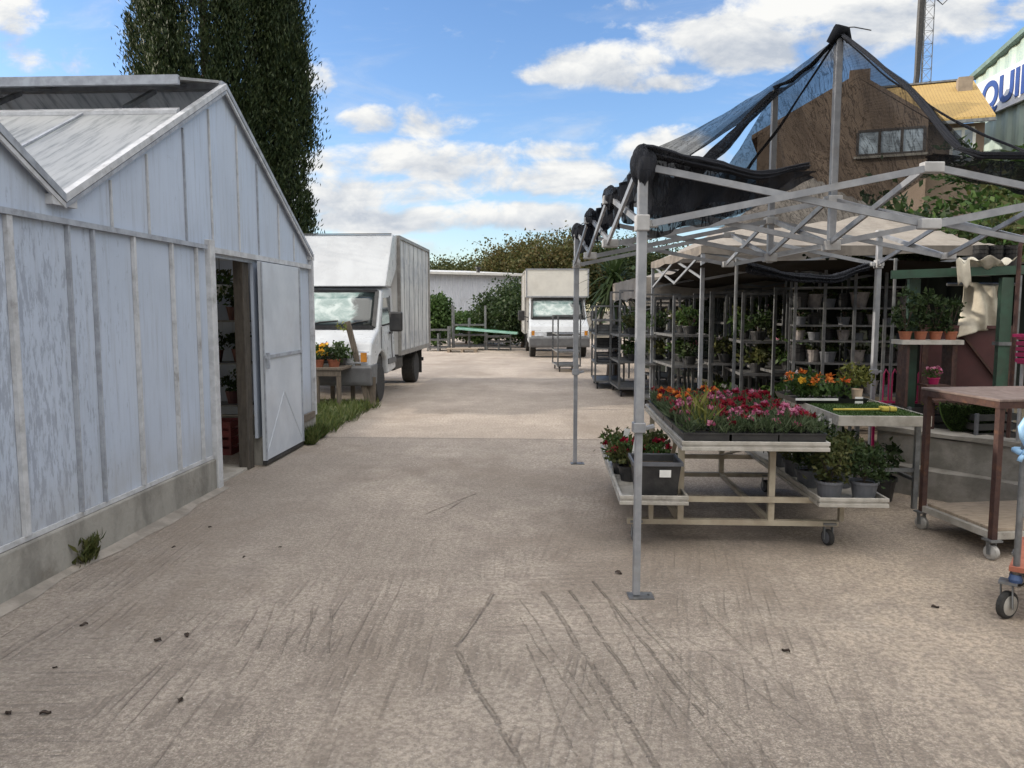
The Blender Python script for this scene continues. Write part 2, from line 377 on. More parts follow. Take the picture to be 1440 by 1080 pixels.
# ------------------------------------------------------------------ ground
def ground_mat():
    m, t, b, co = newmat('worn_brushed_concrete'); x = t.sep(co)
    n_f = t.noise(co, 38, 6, .7); n_m = t.noise(co, 5, 7, .62); n_l = t.noise(co, .55, 5, .55)
    n_g = t.noise(co, 95, 5, .78)
    right = t.sm(t.m('ADD', x[0], t.m('MULTIPLY', t.m('SUBTRACT', n_l, .5), 2.5)), .2, 2.4)
    col = t.mix(t.sm(n_l, .35, .65), (.66,.57,.48), (.54,.47,.395))
    col = t.mix(t.m('MULTIPLY', right, .75), col, (.68,.555,.425))
    col = t.mix(t.sm(n_m, .42, .68, 0, .5), col, (.36,.305,.262))
    lt = t.sm(t.noise(t.map(co, loc=(5,2,0)), 1.1, 7, .66, .6), .56, .72, 0, .55); col = t.mix(lt, col, (.64,.56,.475))
    # tyre-dark lane towards the wall and old spills
    st = t.sm(t.noise(t.map(co, (1.6,.35,1)), 1.4, 6, .6), .5, .7, 0, .4); col = t.mix(st, col, (.31,.265,.23))
    far = t.sm(x[1], 9.35, 9.5); col = t.mix(t.m('MULTIPLY', far, .35), col, (.52,.45,.385))
    near = t.sm(x[1], 6.5, 3.4)
    # raked grooves left by the screed, in patches that turn
    wob = t.m('MULTIPLY', t.m('SUBTRACT', t.noise(co, 1.2, 3), .5), .05)
    def rake(rot, sc_, off, loc):
        v = t.map(co, (1,1,1), (0,0,R(rot)), loc); xs = t.sep(v)
        n = t.noise(t.map(v, (1,.07,1)), sc_, 2, .5, .05)
        return n
    def thin(n): return t.sm(t.m('ABSOLUTE', t.m('SUBTRACT', n, .5)), .075, .01)
    g1 = thin(rake(9, 11, .5, (0,0,0))); g2 = thin(rake(-3, 10., .5, (2,1,0))); g3 = thin(rake(84, 9, .5, (4,1,0)))
    pa = t.sm(t.m('ADD', x[0], t.m('MULTIPLY', t.m('SUBTRACT', n_l, .5), 1.2)), -.35, -.05)
    pb = t.sm(t.noise(t.map(co, loc=(9,4,0)), .8, 3), .50, .60)
    gr = t.m('ADD', t.m('MULTIPLY', g1, pa), t.m('MULTIPLY', g2, t.m('SUBTRACT', 1., pa)))
    gr = t.m('ADD', t.m('MULTIPLY', gr, t.m('SUBTRACT', 1., pb)), t.m('MULTIPLY', t.m('MULTIPLY', g3, pb), .5))
    calm = t.m('SUBTRACT', 1., t.m('MULTIPLY', t.sm(x[0], 1.1, 1.7), t.sm(x[1], 2.9, 3.5)))
    gr = t.m('MULTIPLY', gr, t.sm(t.noise(t.map(co, loc=(2,9,0)), .9, 4, .6), .34, .52)); gr = t.m('MULTIPLY', gr, t.sm(t.noise(co, 5, 4, .6), .30, .55, .25, 1))
    gr = t.m('MULTIPLY', t.m('MULTIPLY', gr, calm), t.m('ADD', t.m('MULTIPLY', near, .8), .12))
    col = t.mix(t.m('MULTIPLY', gr, .55), col, (.24,.2,.165))
    # cracks and long grooves
    lane = t.m('MULTIPLY', t.sm(t.m('ADD', x[0], t.m('MULTIPLY', n_l, 1.2)), -.6, -1.9), t.sm(x[1], 9.3, 8.0)); col = t.mix(t.m('MULTIPLY', lane, .38), col, (.26,.235,.215))
    ux = t.m('DIVIDE', t.m('SUBTRACT', x[0], .75), 1.5); uy = t.m('DIVIDE', t.m('SUBTRACT', x[1], 5.1), 1.9); sp_ = t.m('SUBTRACT', 1., t.m('ADD', t.m('MULTIPLY', ux, ux), t.m('MULTIPLY', uy, uy)))
    sp_ = t.sm(t.m('ADD', sp_, t.m('MULTIPLY', t.m('SUBTRACT', t.noise(co, 1.8, 6, .65), .5), 2.2)), .2, 1.0); col = t.mix(t.m('MULTIPLY', sp_, .5), col, (.25,.195,.15))
    segs = []
    def seg(p, q, w_): segs.append((G(*p), G(*q), w_))
    seg((694,836),(640,912),.012); seg((640,912),(722,1055),.013); seg((722,1055),(790,1180),.013); 
    seg((765,832),(925,1078),.014); seg((925,1078),(1000,1190),.014); seg((802,830),(895,968),.009); seg((835,818),(990,1010),.009)
    seg((905,868),(1090,1080),.008); seg((985,850),(1120,985),.008); seg((650,705),(622,722),.010); seg((600,722),(668,695),.012)
    
    rs_ = random.Random(3)
    for k in range(9):
        o_ = rs_.uniform(-150, 230); y_ = rs_.uniform(840, 960); seg((760+o_+(y_-832)*.55, y_), (760+o_*1.35+(y_-832)*.65+rs_.uniform(60,120), y_+rs_.uniform(110,190)), .0045)
    for k in range(5): seg((362+26*k, 852+rs_.uniform(-8,8)), (330+33*k, 915+rs_.uniform(-10,25)), .0055)
    ck = None; px_ = t.m('ADD', x[0], t.m('MULTIPLY', t.m('SUBTRACT', t.noise(co, 2.2, 7, .62), .5), .05)); py_ = t.m('ADD', x[1], t.m('MULTIPLY', t.m('SUBTRACT', t.noise(t.map(co, loc=(1,8,0)), 2.5, 6), .5), .05))
    for a, c, w_ in segs:
        if not w_: continue
        dx, dy = c.x-a.x, c.y-a.y; l2 = dx*dx+dy*dy
        ax = t.m('SUBTRACT', px_, a.x); ay = t.m('SUBTRACT', py_, a.y)
        h = t.m('ADD', t.m('MULTIPLY', ax, dx/l2), t.m('MULTIPLY', ay, dy/l2), clamp=True)
        ex = t.m('SUBTRACT', ax, t.m('MULTIPLY', h, dx)); ey = t.m('SUBTRACT', ay, t.m('MULTIPLY', h, dy))
        d = t.m('SQRT', t.m('ADD', t.m('MULTIPLY', ex, ex), t.m('MULTIPLY', ey, ey)))
        k = t.m('MULTIPLY', t.sm(d, w_*1.25, w_*.25), 1. if w_ > .0085 else .5); ck = k if ck is None else t.m('MAXIMUM', ck, k)
    ckv = t.m('MULTIPLY', ck, t.sm(t.noise(co, 9, 5, .7), .38, .55, .15, 1))
    col = t.mix(t.m('MULTIPLY', ckv, .3), col, (.19,.16,.13))
    jt = t.sm(t.m('ABSOLUTE', t.m('SUBTRACT', x[1], 9.42)), .03, .012); col = t.mix(t.m('MULTIPLY', jt, .6), col, (.16,.14,.12))
    agg = t.sm(n_g, .36, .62); rough_p = t.sm(t.noise(t.map(co, loc=(6,1,0)), .7, 5, .6), .35, .6, .25, 1)
    col = t.mix(t.m('MULTIPLY', t.m('MULTIPLY', t.m('SUBTRACT', 1., agg), rough_p), .95), col, (.215,.183,.155))
    mid = t.sm(t.noise(t.map(co, loc=(1,5,0)), 34, 7, .74), .38, .60); col = t.mix(t.m('MULTIPLY', t.m('SUBTRACT', 1., mid), .72), col, (.225,.192,.163))
    bl = t.sm(t.noise(t.map(co, (1,.6,1), loc=(7,3,0)), .75, 6, .62, .4), .50, .68, 0, .5); col = t.mix(bl, col, (.25,.205,.165))
    pit = t.sm(n_f, .58, .68, 0, .55); col = t.mix(t.m('MULTIPLY', pit, t.m('ADD', .3, near)), col, (.25,.21,.18))
    wh = t.sm(t.noise(t.map(co, loc=(3,3,0)), 46, 3, .6), .62, .7, 0, .5); col = t.mix(t.m('MULTIPLY', wh, near), col, (.74,.67,.60))
    t.put(b.inputs['Base Color'], col); b.inputs['Roughness'].default_value = .92; b.inputs['Specular IOR Level'].default_value = .2
    h = t.m('ADD', t.m('MULTIPLY', n_f, .7), t.m('MULTIPLY', n_g, .7)); h = t.m('ADD', h, t.m('MULTIPLY', gr, -.9)); h = t.m('ADD', h, t.m('MULTIPLY', ckv, -1.6)); h = t.m('ADD', h, t.m('MULTIPLY', n_m, .8))
    t.put(b.inputs['Normal'], t.bump(h, .018, 1)); return m
dirt = M('dry_earth', (.16,.13,.09), (.1,.085,.055), 1.2, .95, bump=.02)
o = MB().grid(8, 8, lambda u, v: (-400+800*u, -200+900*v, -.03)).build('ground', dirt); o['kind'] = 'structure'
o = MB().add([(-12,-8,0),(16,-8,0),(16,42,0),(-12,42,0)], [(0,1,2,3)]).build('concrete_yard', ground_mat()); o['kind'] = 'structure'

# ------------------------------------------------------------------ greenhouse (gable ends along the yard)
XW = -2.98; YV = 4.59; SP = 4.84; ZV = 2.25; ZR = 3.575; XL = -16.
gh = thing('greenhouse', 'long whitewashed glass greenhouse with pointed gables, open ridge vent and sliding door', 'greenhouse', (XW, YV, 0))
def part(mb, name, m, par=None, **k): return mb.build(name, m, par or gh, world=(par is None or par.type == 'EMPTY'), **k)
def gz(y):                               # gable height at y
    k = (y - YV) / SP; k -= math.floor(k); return ZV + (ZR - ZV) * (1 - abs(2*k - 1))
Y0 = YV - 2*SP; Y1 = YV + SP
DY0, DY1, DZ = 6.66, 7.62, 2.06          # doorway
PZ = .29
ys = sorted([Y0, YV-SP, YV, Y1] + [YV - SP/2, YV - 1.5*SP, YV + SP/2] + [DY0, DY1])
top = [(y, gz(y) if abs(y-Y0) > 1e-6 and abs(y-Y1) > 1e-6 else ZV) for y in ys]
wm = MB()
for i in range(len(ys)-1):
    a, b_ = ys[i], ys[i+1]; lo = DZ if a >= DY0 and b_ <= DY1 else PZ
    za, zb = top[i][1], top[i+1][1]
    wm.prism([(a,lo),(b_,lo),(b_,zb),(a,za)], XW-.03, XW, lambda u, v, e: (e, u, v))
part(wm, 'wall', lime)
part(MB().bb(XL, XW-.031, Y1-.05, Y1, PZ, ZV), 'end_wall', lime)
pl = MB().bb(XW-.14, XW+.035, Y0, DY0-.10, -.02, PZ-.004); pl.bb(XW-.14, XW+.035, DY1+.06, Y1+.02, -.02, PZ-.004); pl.bb(XL, XW-.15, Y1-.12, Y1+.02, -.02, PZ-.004)
part(pl, 'plinth', plinthm, bevel=.012)
part(MB().bb(XW-.5, XW-.05, DY0+.02, DY1-.02, -.02, .025), 'threshold', stone, bevel=.008)
ft = MB().grid(40, 1, lambda u, v: (XW+.036+v*(.085+.03*math.sin(u*37)+.02*math.sin(u*91)), Y0+(DY0-Y0)*u, .022*(1-v)+.003)); part(ft, 'mortar_fillet', M('dirty_mortar', (.30,.27,.235), (.2,.18,.155), 6, .9, bump=.004, dirt=.5))
# horizontal rail
part(MB().bb(XW+.002, XW+.035, Y0, DY0-.12, 2.115, 2.15), 'rail', bard); part(MB().bb(XW+.002, XW+.044, DY0-.001, Y1-.05, 2.09, 2.14), 'door_rail', barw)
part(MB().bb(XW+.002, XW+.018, Y0, DY0-.12, PZ, PZ+.03), 'sill_rail', barw)
for i, (y, thick, mt) in enumerate([(-3.9,.02,barw),(-3.2,.02,barw),(-2.5,.03,barw),(-1.8,.02,barw),(-1.1,.02,barw),(-.3,.03,barw),(.4,.02,barw),(1.1,.02,barw),(1.8,.02,barw),(2.4,.03,barw),(2.95,.02,barw),(3.5,.02,barw),
                        (4.12,.045,barw),(4.64,.018,bard),(4.90,.016,bard),(5.39,.03,barw),(5.94,.028,barw),(6.36,.02,barw)]):
    part(MB().bb(XW+.002, XW+.028, y-thick/2, y+thick/2, PZ+.03, 2.113), 'glazing_bar', mt)
for k in range(3):
    for j in range(1, 9):
        y = YV + (k-2)*SP + j*SP/9 + (.02 if j % 2 else -.03); z0 = 2.152; z1 = gz(y) - .09
        if z1 - z0 > .15: part(MB().bb(XW+.002, XW+.016, y-.007, y+.007, z0, z1), 'glazing_bar', barw if j % 3 else bard)
# verges, roof slopes
def slope(k, near, f0, f1, x0, x1, zo=0, th=.02):
    ya = YV + (k)*SP if near else YV + (k+1)*SP; ym = YV + (k+.5)*SP
    P = lambda f: (ya + (ym-ya)*f, ZV + (ZR-ZV)*f + zo)
    a, b_ = P(f0), P(f1); m_ = MB()
    m_.add([(x0,a[0],a[1]),(x1,a[0],a[1]),(x1,b_[0],b_[1]),(x0,b_[0],b_[1]),(x0,a[0],a[1]-th),(x1,a[0],a[1]-th),(x1,b_[0],b_[1]-th),(x0,b_[0],b_[1]-th)],
           [(0,1,2,3),(4,7,6,5),(0,4,5,1),(1,5,6,2),(2,6,7,3),(3,7,4,0)]); return m_
for k in (-2,-1,0):
    for near in (True, False):
        f1 = .67 if near else 1
        rf = part(slope(k, near, .035, f1, XL, XW+.03, .03), 'roof', roofm)
        for q in range(10):
            x = XW - .8 - q*1.3 if near else XW - .8 - q*1.3
            part(slope(k, near, .04, f1-.005, x-.014, x+.014, .048, .016), 'glazing_bar', bard, rf)
        part(slope(k, near, .0, 1, XW+.002, XW+.055, .045, .05), 'verge', barw if near else bard)
        part(slope(k, near, .0, 1, XW+.034, XW+.05, -.012, .03), 'verge_trim', bard if near else barw)
        part(slope(k, near, .66, .685, XL, XW-.02, .062, .03), 'roof_cap', barw) if near else None
    ym = YV + (k+.5)*SP
    for q in range(11):
        part(slope(k, True, .66, .985, XW-.62-q*1.25, XW-.575-q*1.25, .02, .045), 'rafter', bard)
    part(MB().bb(XL, XW+.03, ym-.04, ym+.04, ZR-.01, ZR+.06), 'ridge', bard)
    vt = MB(); a = (ym-.045, ZR+.062); c = (ym-.80, ZR-.125)
    vt.prism([a, c, (c[0], c[1]-.022), (a[0], a[1]-.022)], XL, XW+.0, lambda u, v, e: (e, u, v))
    vf = part(vt, 'vent_flap', M('vent_flap_sheet', (.34,.34,.33), (.24,.24,.24), 4, .6, dirt=.5))
    fr = MB().bb(XL, XW, c[0]-.02, c[0]+.015, c[1]-.06, c[1]+.012)
    for q in range(11): fr.bar((XW-.3-q*1.25, a[0], a[1]-.04), (XW-.3-q*1.25, c[0], c[1]-.04), .03)
    part(fr, 'vent_frame', bard, vf)
    for q in range(4): part(MB().tube((XW-1.7-q*2.6, c[0]+.05, c[1]-.06), (XW-1.75-q*2.6, ym-.75, ZR-.6), .012, 6), 'vent_stay', bard)
    part(MB().bb(XL, XW+.045, YV+k*SP-.12, YV+k*SP+.12, ZV-.03, ZV+.03) if k > -2 else MB().bb(XL, XW+.02, Y0-.12, Y0+.1, ZV-.03, ZV+.03), 'gutter', barw)
part(MB().bb(XL, XW+.04, Y1-.06, Y1+.09, ZV-.05, ZV+.03), 'gutter', barw)
part(MB().bb(XW+.003, XW+.05, Y1-.04, Y1+.02, PZ, ZV-.052), 'corner_post', barw)
# doorway and sliding leaf
part(MB().bb(XW-.10, XW+.05, DY0-.10, DY0-.002, 0, 2.20), 'door_post', barw, bevel=.006)
part(MB().bb(XW-.13, XW-.032, DY1-.18, DY1-.03, .0, DZ+.02), 'door_jamb', M('dark_timber_jamb', (.07,.06,.05), (.04,.035,.03), 8, .8, streak=(4,4,.6)), bevel=.006)
dl = part(MB().bb(XW+.052, XW+.085, DY1-.02, DY1+1.16, .06, 2.075), 'door', doorm, bevel=.004)
part(MB().bb(XW+.087, XW+.102, DY1-.02, DY1+1.16, 1.10, 1.135), 'door_brace', bard, dl)
for a, c in (((DY1+.02,.12),(DY1+.57,.72)), ((DY1+1.12,.12),(DY1+.57,.72))):
    part(MB().bar((XW+.086, a[0], a[1]), (XW+.086, c[0], c[1]), .006, .014), 'door_brace', doorm, dl)
for yv in (DY1-.012, DY1+1.152): part(MB().bb(XW+.086, XW+.098, yv-.012, yv+.012, .065, 2.07), 'door_edge', bard, dl)
part(MB().bb(XW+.088, XW+.12, DY1+.05, DY1+.075, 1.0, 1.16), 'handle', bard, dl)
part(MB().bb(XW+.05, XW+.09, DY1-.02, DY1+1.16, .02, .055), 'bottom_seal', blacktrim, dl)
part(MB().bb(XW+.018, XW+.051, DY1+1.17, Y1-.06, PZ-.03, PZ+.05), 'sill_board', woodpost)
# what shows through the doorway
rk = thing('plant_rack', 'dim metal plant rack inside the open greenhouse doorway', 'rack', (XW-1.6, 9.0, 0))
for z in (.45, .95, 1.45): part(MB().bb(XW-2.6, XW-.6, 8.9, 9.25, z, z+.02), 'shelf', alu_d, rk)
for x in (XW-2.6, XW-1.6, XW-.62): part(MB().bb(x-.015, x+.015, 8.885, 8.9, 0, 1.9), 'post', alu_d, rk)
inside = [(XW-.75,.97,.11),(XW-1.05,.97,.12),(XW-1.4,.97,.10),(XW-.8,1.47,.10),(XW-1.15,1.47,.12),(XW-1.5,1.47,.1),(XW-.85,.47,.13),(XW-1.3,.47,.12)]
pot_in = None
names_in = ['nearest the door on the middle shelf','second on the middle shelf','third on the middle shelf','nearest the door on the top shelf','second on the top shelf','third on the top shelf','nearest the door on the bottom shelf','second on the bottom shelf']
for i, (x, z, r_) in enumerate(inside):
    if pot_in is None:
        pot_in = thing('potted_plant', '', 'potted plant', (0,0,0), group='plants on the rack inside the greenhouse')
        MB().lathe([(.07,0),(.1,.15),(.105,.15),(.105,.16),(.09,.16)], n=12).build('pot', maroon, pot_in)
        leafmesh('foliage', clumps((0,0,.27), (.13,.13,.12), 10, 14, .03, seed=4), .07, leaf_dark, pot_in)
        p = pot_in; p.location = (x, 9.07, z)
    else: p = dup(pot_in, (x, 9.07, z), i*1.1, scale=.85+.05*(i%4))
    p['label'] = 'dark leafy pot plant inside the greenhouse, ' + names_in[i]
for i, (x, y, z) in enumerate([(XW-.55,8.1,1.75),(XW-1.0,8.3,1.65),(XW-.8,8.55,1.8)]):
    h = thing('hanging_basket', ['pale','drooping','bushy'][i] + ' hanging plant basket under the greenhouse roof, ' + ['nearest the doorway','lowest of the three','at the back of the three'][i], 'hanging basket', (x,y,z), group='baskets hanging in the greenhouse')
    MB().lathe([(.05,0),(.12,.1),(.125,.1),(.11,.11)], n=12).build('basket', greypl if i else whitelab, h)
    MB().tube((0,0,.1), (0,0,.85), .004, 5).build('cord', blacktrim, h)
    leafmesh('foliage', clumps((0,0,.08), (.17,.17,.16), 12, 14, .04, seed=20+i), .08, [leaf_mid, leaf_dark, leaf_olive][i], h)
cr = thing('crate', 'dark red plastic crate inside the greenhouse doorway', 'crate', (XW-.75, 8.35, 0))
m_ = MB()
for z in (0,.1,.2,.3): m_.bb(-.22,.22,-.16,-.145,z,z+.07).bb(-.22,.22,.145,.16,z,z+.07).bb(-.22,-.205,-.145,.145,z,z+.07).bb(.205,.22,-.145,.145,z,z+.07)
m_.bb(-.2,.2,-.14,.14,.01,.025); m_.build('crate_body', M('dark_red_plastic', (.16,.02,.02), (.1,.012,.012), 6, .5), cr)
ribm = M('dark_red_rib', (.14,.018,.018), None, 6, .5)
for sx_ in (-.21,.21):
    for sy in (-.15,.15): MB().bb(sx_-.012, sx_+.012, sy-.012, sy+.012, 0, .37).build('corner_rib', ribm, cr)

# weeds, grass strip
t_ = thing('weed_tuft', 'small green weed growing at the foot of the concrete plinth', 'weed', (*G(101,792)[:2], 0))
t_.location.x = XW + .06
g = np.random.default_rng(3); P = np.stack([g.normal(0,.02,160), g.normal(0,.05,160), g.random(160)**1.3*.13],1)
leafmesh('foliage', P, .08, leaf_olive, t_, up=1.5, asp=.22)
N_ = 9000; yy_ = g.uniform(8.85, 12.2, N_); lim = .10 + .05*np.sin(yy_*5.3) + .04*np.sin(yy_*13)
xx_ = XW + .05 + lim*g.random(N_)**.8 - np.where(yy_ > 9.5, 1.0, 0.)*g.random(N_)
o = leafmesh('grass', np.stack([xx_, yy_, np.zeros(N_)],1), .17, grassm, up=1.5, asp=.09)
tag(o, 'strip of grass and weeds between the greenhouse corner and the box truck', 'grass', kind='stuff')

# ------------------------------------------------------------------ cypresses behind the greenhouse
def cypress(x, y, h, r, label, n, seed, zlow):
    t = thing('cypress_tree', label, 'tree', (x, y, 0), group='cypress trees behind the greenhouse')
    MB().path([(0,0,0),(0.1,0,2),(0,.05,5),(0,0,h*.8)], [.16,.14,.10,.03], 8).build('trunk', bark, t, smooth=True)
    g = np.random.default_rng(seed); out = []; dirs = []
    def prof(z):
        k = (z-zlow)/(h-zlow); return r*min(1, .74+1.5*k)*(1-max(0,(k-.35)/.65)**1.8)
    for i in range(n):                    # upswept plumes
        z0 = zlow-.4 + (min(h,9.)-zlow)*g.random() if g.random() < .86 else g.uniform(8.8,h-1); a = g.uniform(0, 2*math.pi)
        L = g.uniform(1.1,2.3); m = int(430*L); s_ = g.random(m)**.85; q = .72+.10*math.sin(4*a+seed)+.12*g.normal()*.5
        b0 = prof(max(z0,zlow))*q; b1 = prof(min(h,z0+L))*(q+.20+.10*g.random()); rr = b0+(b1-b0)*s_**.8; wd = .19*(1.03-s_)**.7*g.uniform(.8,1.25)
        out.append(np.stack([math.cos(a)*rr+g.normal(0,1,m)*wd, math.sin(a)*rr+g.normal(0,1,m)*wd, z0+s_*L],1))
    m = 60*n; z = g.uniform(zlow,min(h,9.5),m); a = g.uniform(0,6.283,m); rr = np.array([prof(q) for q in z])*.72*np.sqrt(g.random(m))
    out.append(np.stack([np.cos(a)*rr, np.sin(a)*rr, z],1))
    P = np.concatenate(out); d = P.copy(); d[:,2] = 0; d /= np.maximum(np.linalg.norm(d,axis=1),.01)[:,None]
    leafmesh('crown', P, .095, leaf_cyp, t, up=1.6, asp=.27, out=d*.45); return t
cy = D(300, 435, 15.6); cypress(cy.x, cy.y, 13.5, 1.24, 'broad dark cypress tree, the wider left one behind the greenhouse', 250, 1, .9)
cy = D(403, 435, 16.0); cypress(cy.x, cy.y, 11.5, .50, 'narrow dark cypress column at the right edge of the broad cypress', 110, 2, 2.2)

# ------------------------------------------------------------------ box trucks
def wheel(par, x, y, r, wd, rm=None):
    wl = MB().lathe([(r*.6,-wd/2),(r*.93,-wd/2),(r,-wd*.36),(r,wd*.36),(r*.93,wd/2),(r*.6,wd/2)], c=(x,y,r), n=26, M=Matrix.Rotation(math.pi/2,3,'Y')).build('wheel', rubber, par, smooth=False)
    s = 1 if x > 0 else -1
    MB().lathe([(.03,-.02),(r*.25,-.03),(r*.3,0),(r*.58,.01),(r*.6,-.05)], c=(x+s*(wd/2-.02),y,r), n=20, M=Matrix.Rotation(s*math.pi/2,3,'Y')).build('rim', galv, wl)
def truck(label, loc, rz, fairing, boxmat, L=3.7):
    t = thing('box_truck', label, 'truck', loc, rz, 'white box trucks')
    W = .98
    prof = [(0,.42),(-.02,.62),(.0,.86),(.10,1.06),(.62,1.27),(1.12,1.92),(1.25,1.985),(2.0,2.0),(2.0,.5),(1.28,.45),(1.22,.72),(1.05,.84),(.82,.88),(.6,.82),(.44,.68),(.38,.42)]
    f = lambda u, v, e: (e*(1-.07*max(0,(v-1.15))), u, v)
    MB().prism(prof, -W, W, f).build('cab', whitepaint, t, bevel=.035)
    ns = Vector((0,-.65,.5)).normalized()          # windscreen plane normal
    ws = MB()
    def wsp(x, k, o=.012): return (x*(1-.07*max(0,1.27+.65*k-1.15)), .62+.5*k-o*.79, 1.27+.65*k+o*.61)
    ws.grid(10, 4, lambda u, v: (lambda q: (q[0], q[1]-.03*(1-(2*u-1)**2), q[2]))(wsp((2*u-1)*.86, .06+.88*v, .018)))
    wso = ws.build('windscreen', windscreen, t, smooth=True, solid=.01)
    fr = MB()
    for s in (-1,1): fr.bar(wsp(s*.9,.02,.02), wsp(s*.9,.98,.02), .06, .04)
    fr.bar(wsp(-.9,.985,.02), wsp(.9,.985,.02), .07, .05); fr.bar(wsp(-.9,.01,.03), wsp(.9,.01,.03), .07, .06)
    fr.build('windscreen_seal', blacktrim, wso)
    for s in (-.35,.3):
        MB().path([wsp(s,-.02,.05), wsp(s+.3,.12,.055), wsp(s+.62 if s<0 else s+.5,.16,.055)], .012, 6).build('wiper', blacktrim, wso)
    MB().prism([(-.06,.36),(-.075,.42),(-.075,.66),(-.01,.70),(.42,.70),(.36,.36)], -W-.015, W+.015, lambda u,v,e:(e,u,v)).build('bumper', bumpergrey, t, bevel=.02)
    gl = MB()
    for k in range(4): gl.bb(-.42,.42,-.022-.0*k,-.004,.735+k*.035,.755+k*.035)
    gl.build('grille', blacktrim, t)
    for s in (-1,1):
        hd = MB().prism([(.52*s,.72),(.93*s,.72),(.95*s,.93),(.62*s,.93)], -.035, .12, lambda u,v,e:(u,e+.06*(v-.72)/.2,v)).build('headlight', chrome_d, t, bevel=.01)
        MB().bb(min(.82*s,.92*s),max(.82*s,.92*s),-.042,-.03,.75,.90).build('indicator', M('amber_lens',(.6,.25,.04),None,8,.2), hd)
        mi = MB().bb(min(s*1.12,s*1.34),max(s*1.12,s*1.34),.78,.9,1.22,1.56).build('mirror', blacktrim, t, bevel=.03)
        MB().bar((s*.98,.86,1.32),(s*1.14,.85,1.36),.03).build('mirror_arm', blacktrim, mi)
        x = s*(W+.004)
        sw = MB().prism([(.84,1.33),(1.16,1.80),(1.62,1.82),(1.66,1.33)], -.004, .004, lambda u,v,e:(s*((W+.006)*(1-.07*max(0,v-1.15)))+e, u, v)).build('side_window', darkglass, t)
        MB().bar((s*(W+.003),1.70,.62),(s*(W-.04),1.70,1.85),.012,.02).build('door_seam', bumpergrey, t)
        MB().bar((s*(W+.003),.80,.92),(s*(W+.003),.80,1.30),.012,.014).build('door_seam', bumpergrey, t)
        MB().bb(min(s*(W+.002),s*(W+.03)),max(s*(W+.002),s*(W+.03)),1.42,1.62,1.16,1.20).build('door_handle', blacktrim, t)
        MB().bb(min(s*(W+.001),s*(W+.016)),max(s*(W+.001),s*(W+.016)),1.3,1.98,.62,.72).build('side_trim', bumpergrey, t)
        wheel(t, s*.85, .83, .335, .2); wheel(t, s*.80, 1.95+L*.72, .335, .28)
    MB().bb(-.9,.9,.5,1.2,.45,.8).build('wheel_housing', blacktrim, t)
    # chassis
    ch = MB().bb(-.45,-.35,1.3,1.9+L,.5,.68).bb(.35,.45,1.3,1.9+L,.5,.68).bb(-.95,.95,1.9+L-.12,1.9+L-.04,.42,.5)
    for k in range(5): ch.bb(-1.0,1.0,2.0+k*L/5,2.06+k*L/5,.685,.745)
    ch.build('chassis', blacktrim, t)
    MB().bb(.55,.9,2.3,3.1,.42,.68).build('fuel_tank', blacktrim, t, bevel=.04); MB().bb(-.9,-.55,2.3,2.9,.4,.68).build('tool_box', blacktrim, t, bevel=.03)
    for s in (-1,1): MB().bb(min(s*.62,s*.98),max(s*.62,s*.98),1.95+L*.72+.42,1.95+L*.72+.44,.18,.68).build('mudflap', rubber, t)
    B = 1.05; zb, zt = .75, 2.95; yb = 2.06
    bx = MB().bb(-B,B,yb,yb+L,zb,zt).build('cargo_box', boxmat, t)
    ed = MB()
    for s in (-1,1):
        ed.bb(s*B-.03,s*B+.03,yb-.02,yb+.05,zb-.02,zt+.02); ed.bb(s*B-.03,s*B+.03,yb+L-.05,yb+L+.02,zb-.02,zt+.02)
        ed.bb(s*B-.028,s*B+.028,yb+.051,yb+L-.051,zt-.04,zt+.02); ed.bb(s*B-.028,s*B+.028,yb+.051,yb+L-.051,zb-.02,zb+.07)
    ed.bb(-B+.031,B-.031,yb-.022,yb+.04,zt-.03,zt+.018)
    ed.build('edge_trim', M('grey_edge_trim',(.30,.29,.27),(.2,.19,.18),9,.5,.3,dirt=.5), bx)
    for s in (-1,1):
        for k in range(6): MB().bb(s*B-.012,s*B+.012,yb+.5+k*.52,yb+.52+k*.52,zb+.07,zt-.05).build('rivet_strip', alu, bx)
    if fairing:
        pr = [(1.10,2.0),(1.62,2.90),(1.70,2.955),(2.035,2.955),(2.035,2.35),(1.55,2.0)]
        fa = MB().prism(pr, -1.03, 1.03, lambda u,v,e:(e*(1-.03*(2.95-v)),u,v)).build('wind_fairing', whitepaint, t, bevel=.02)
        MB().bb(-1.0,1.0,1.655,1.70,2.958,2.972).build('fairing_lip', bumpergrey, fa)
    else:
        fa = MB().bb(-1.05,1.05,1.02,2.035,2.02,2.95).build('over_cab_box', boxmat, t, bevel=.015)
        e2 = MB()
        for s in (-1,1): e2.bb(s*1.05-.025,s*1.05+.025,1.0,1.04,2.0,2.97)
        e2.bb(-1.024,1.024,.998,1.03,2.93,2.972).bb(-1.024,1.024,.998,1.04,2.0,2.05); e2.build('edge_trim', alu, fa)
    return t
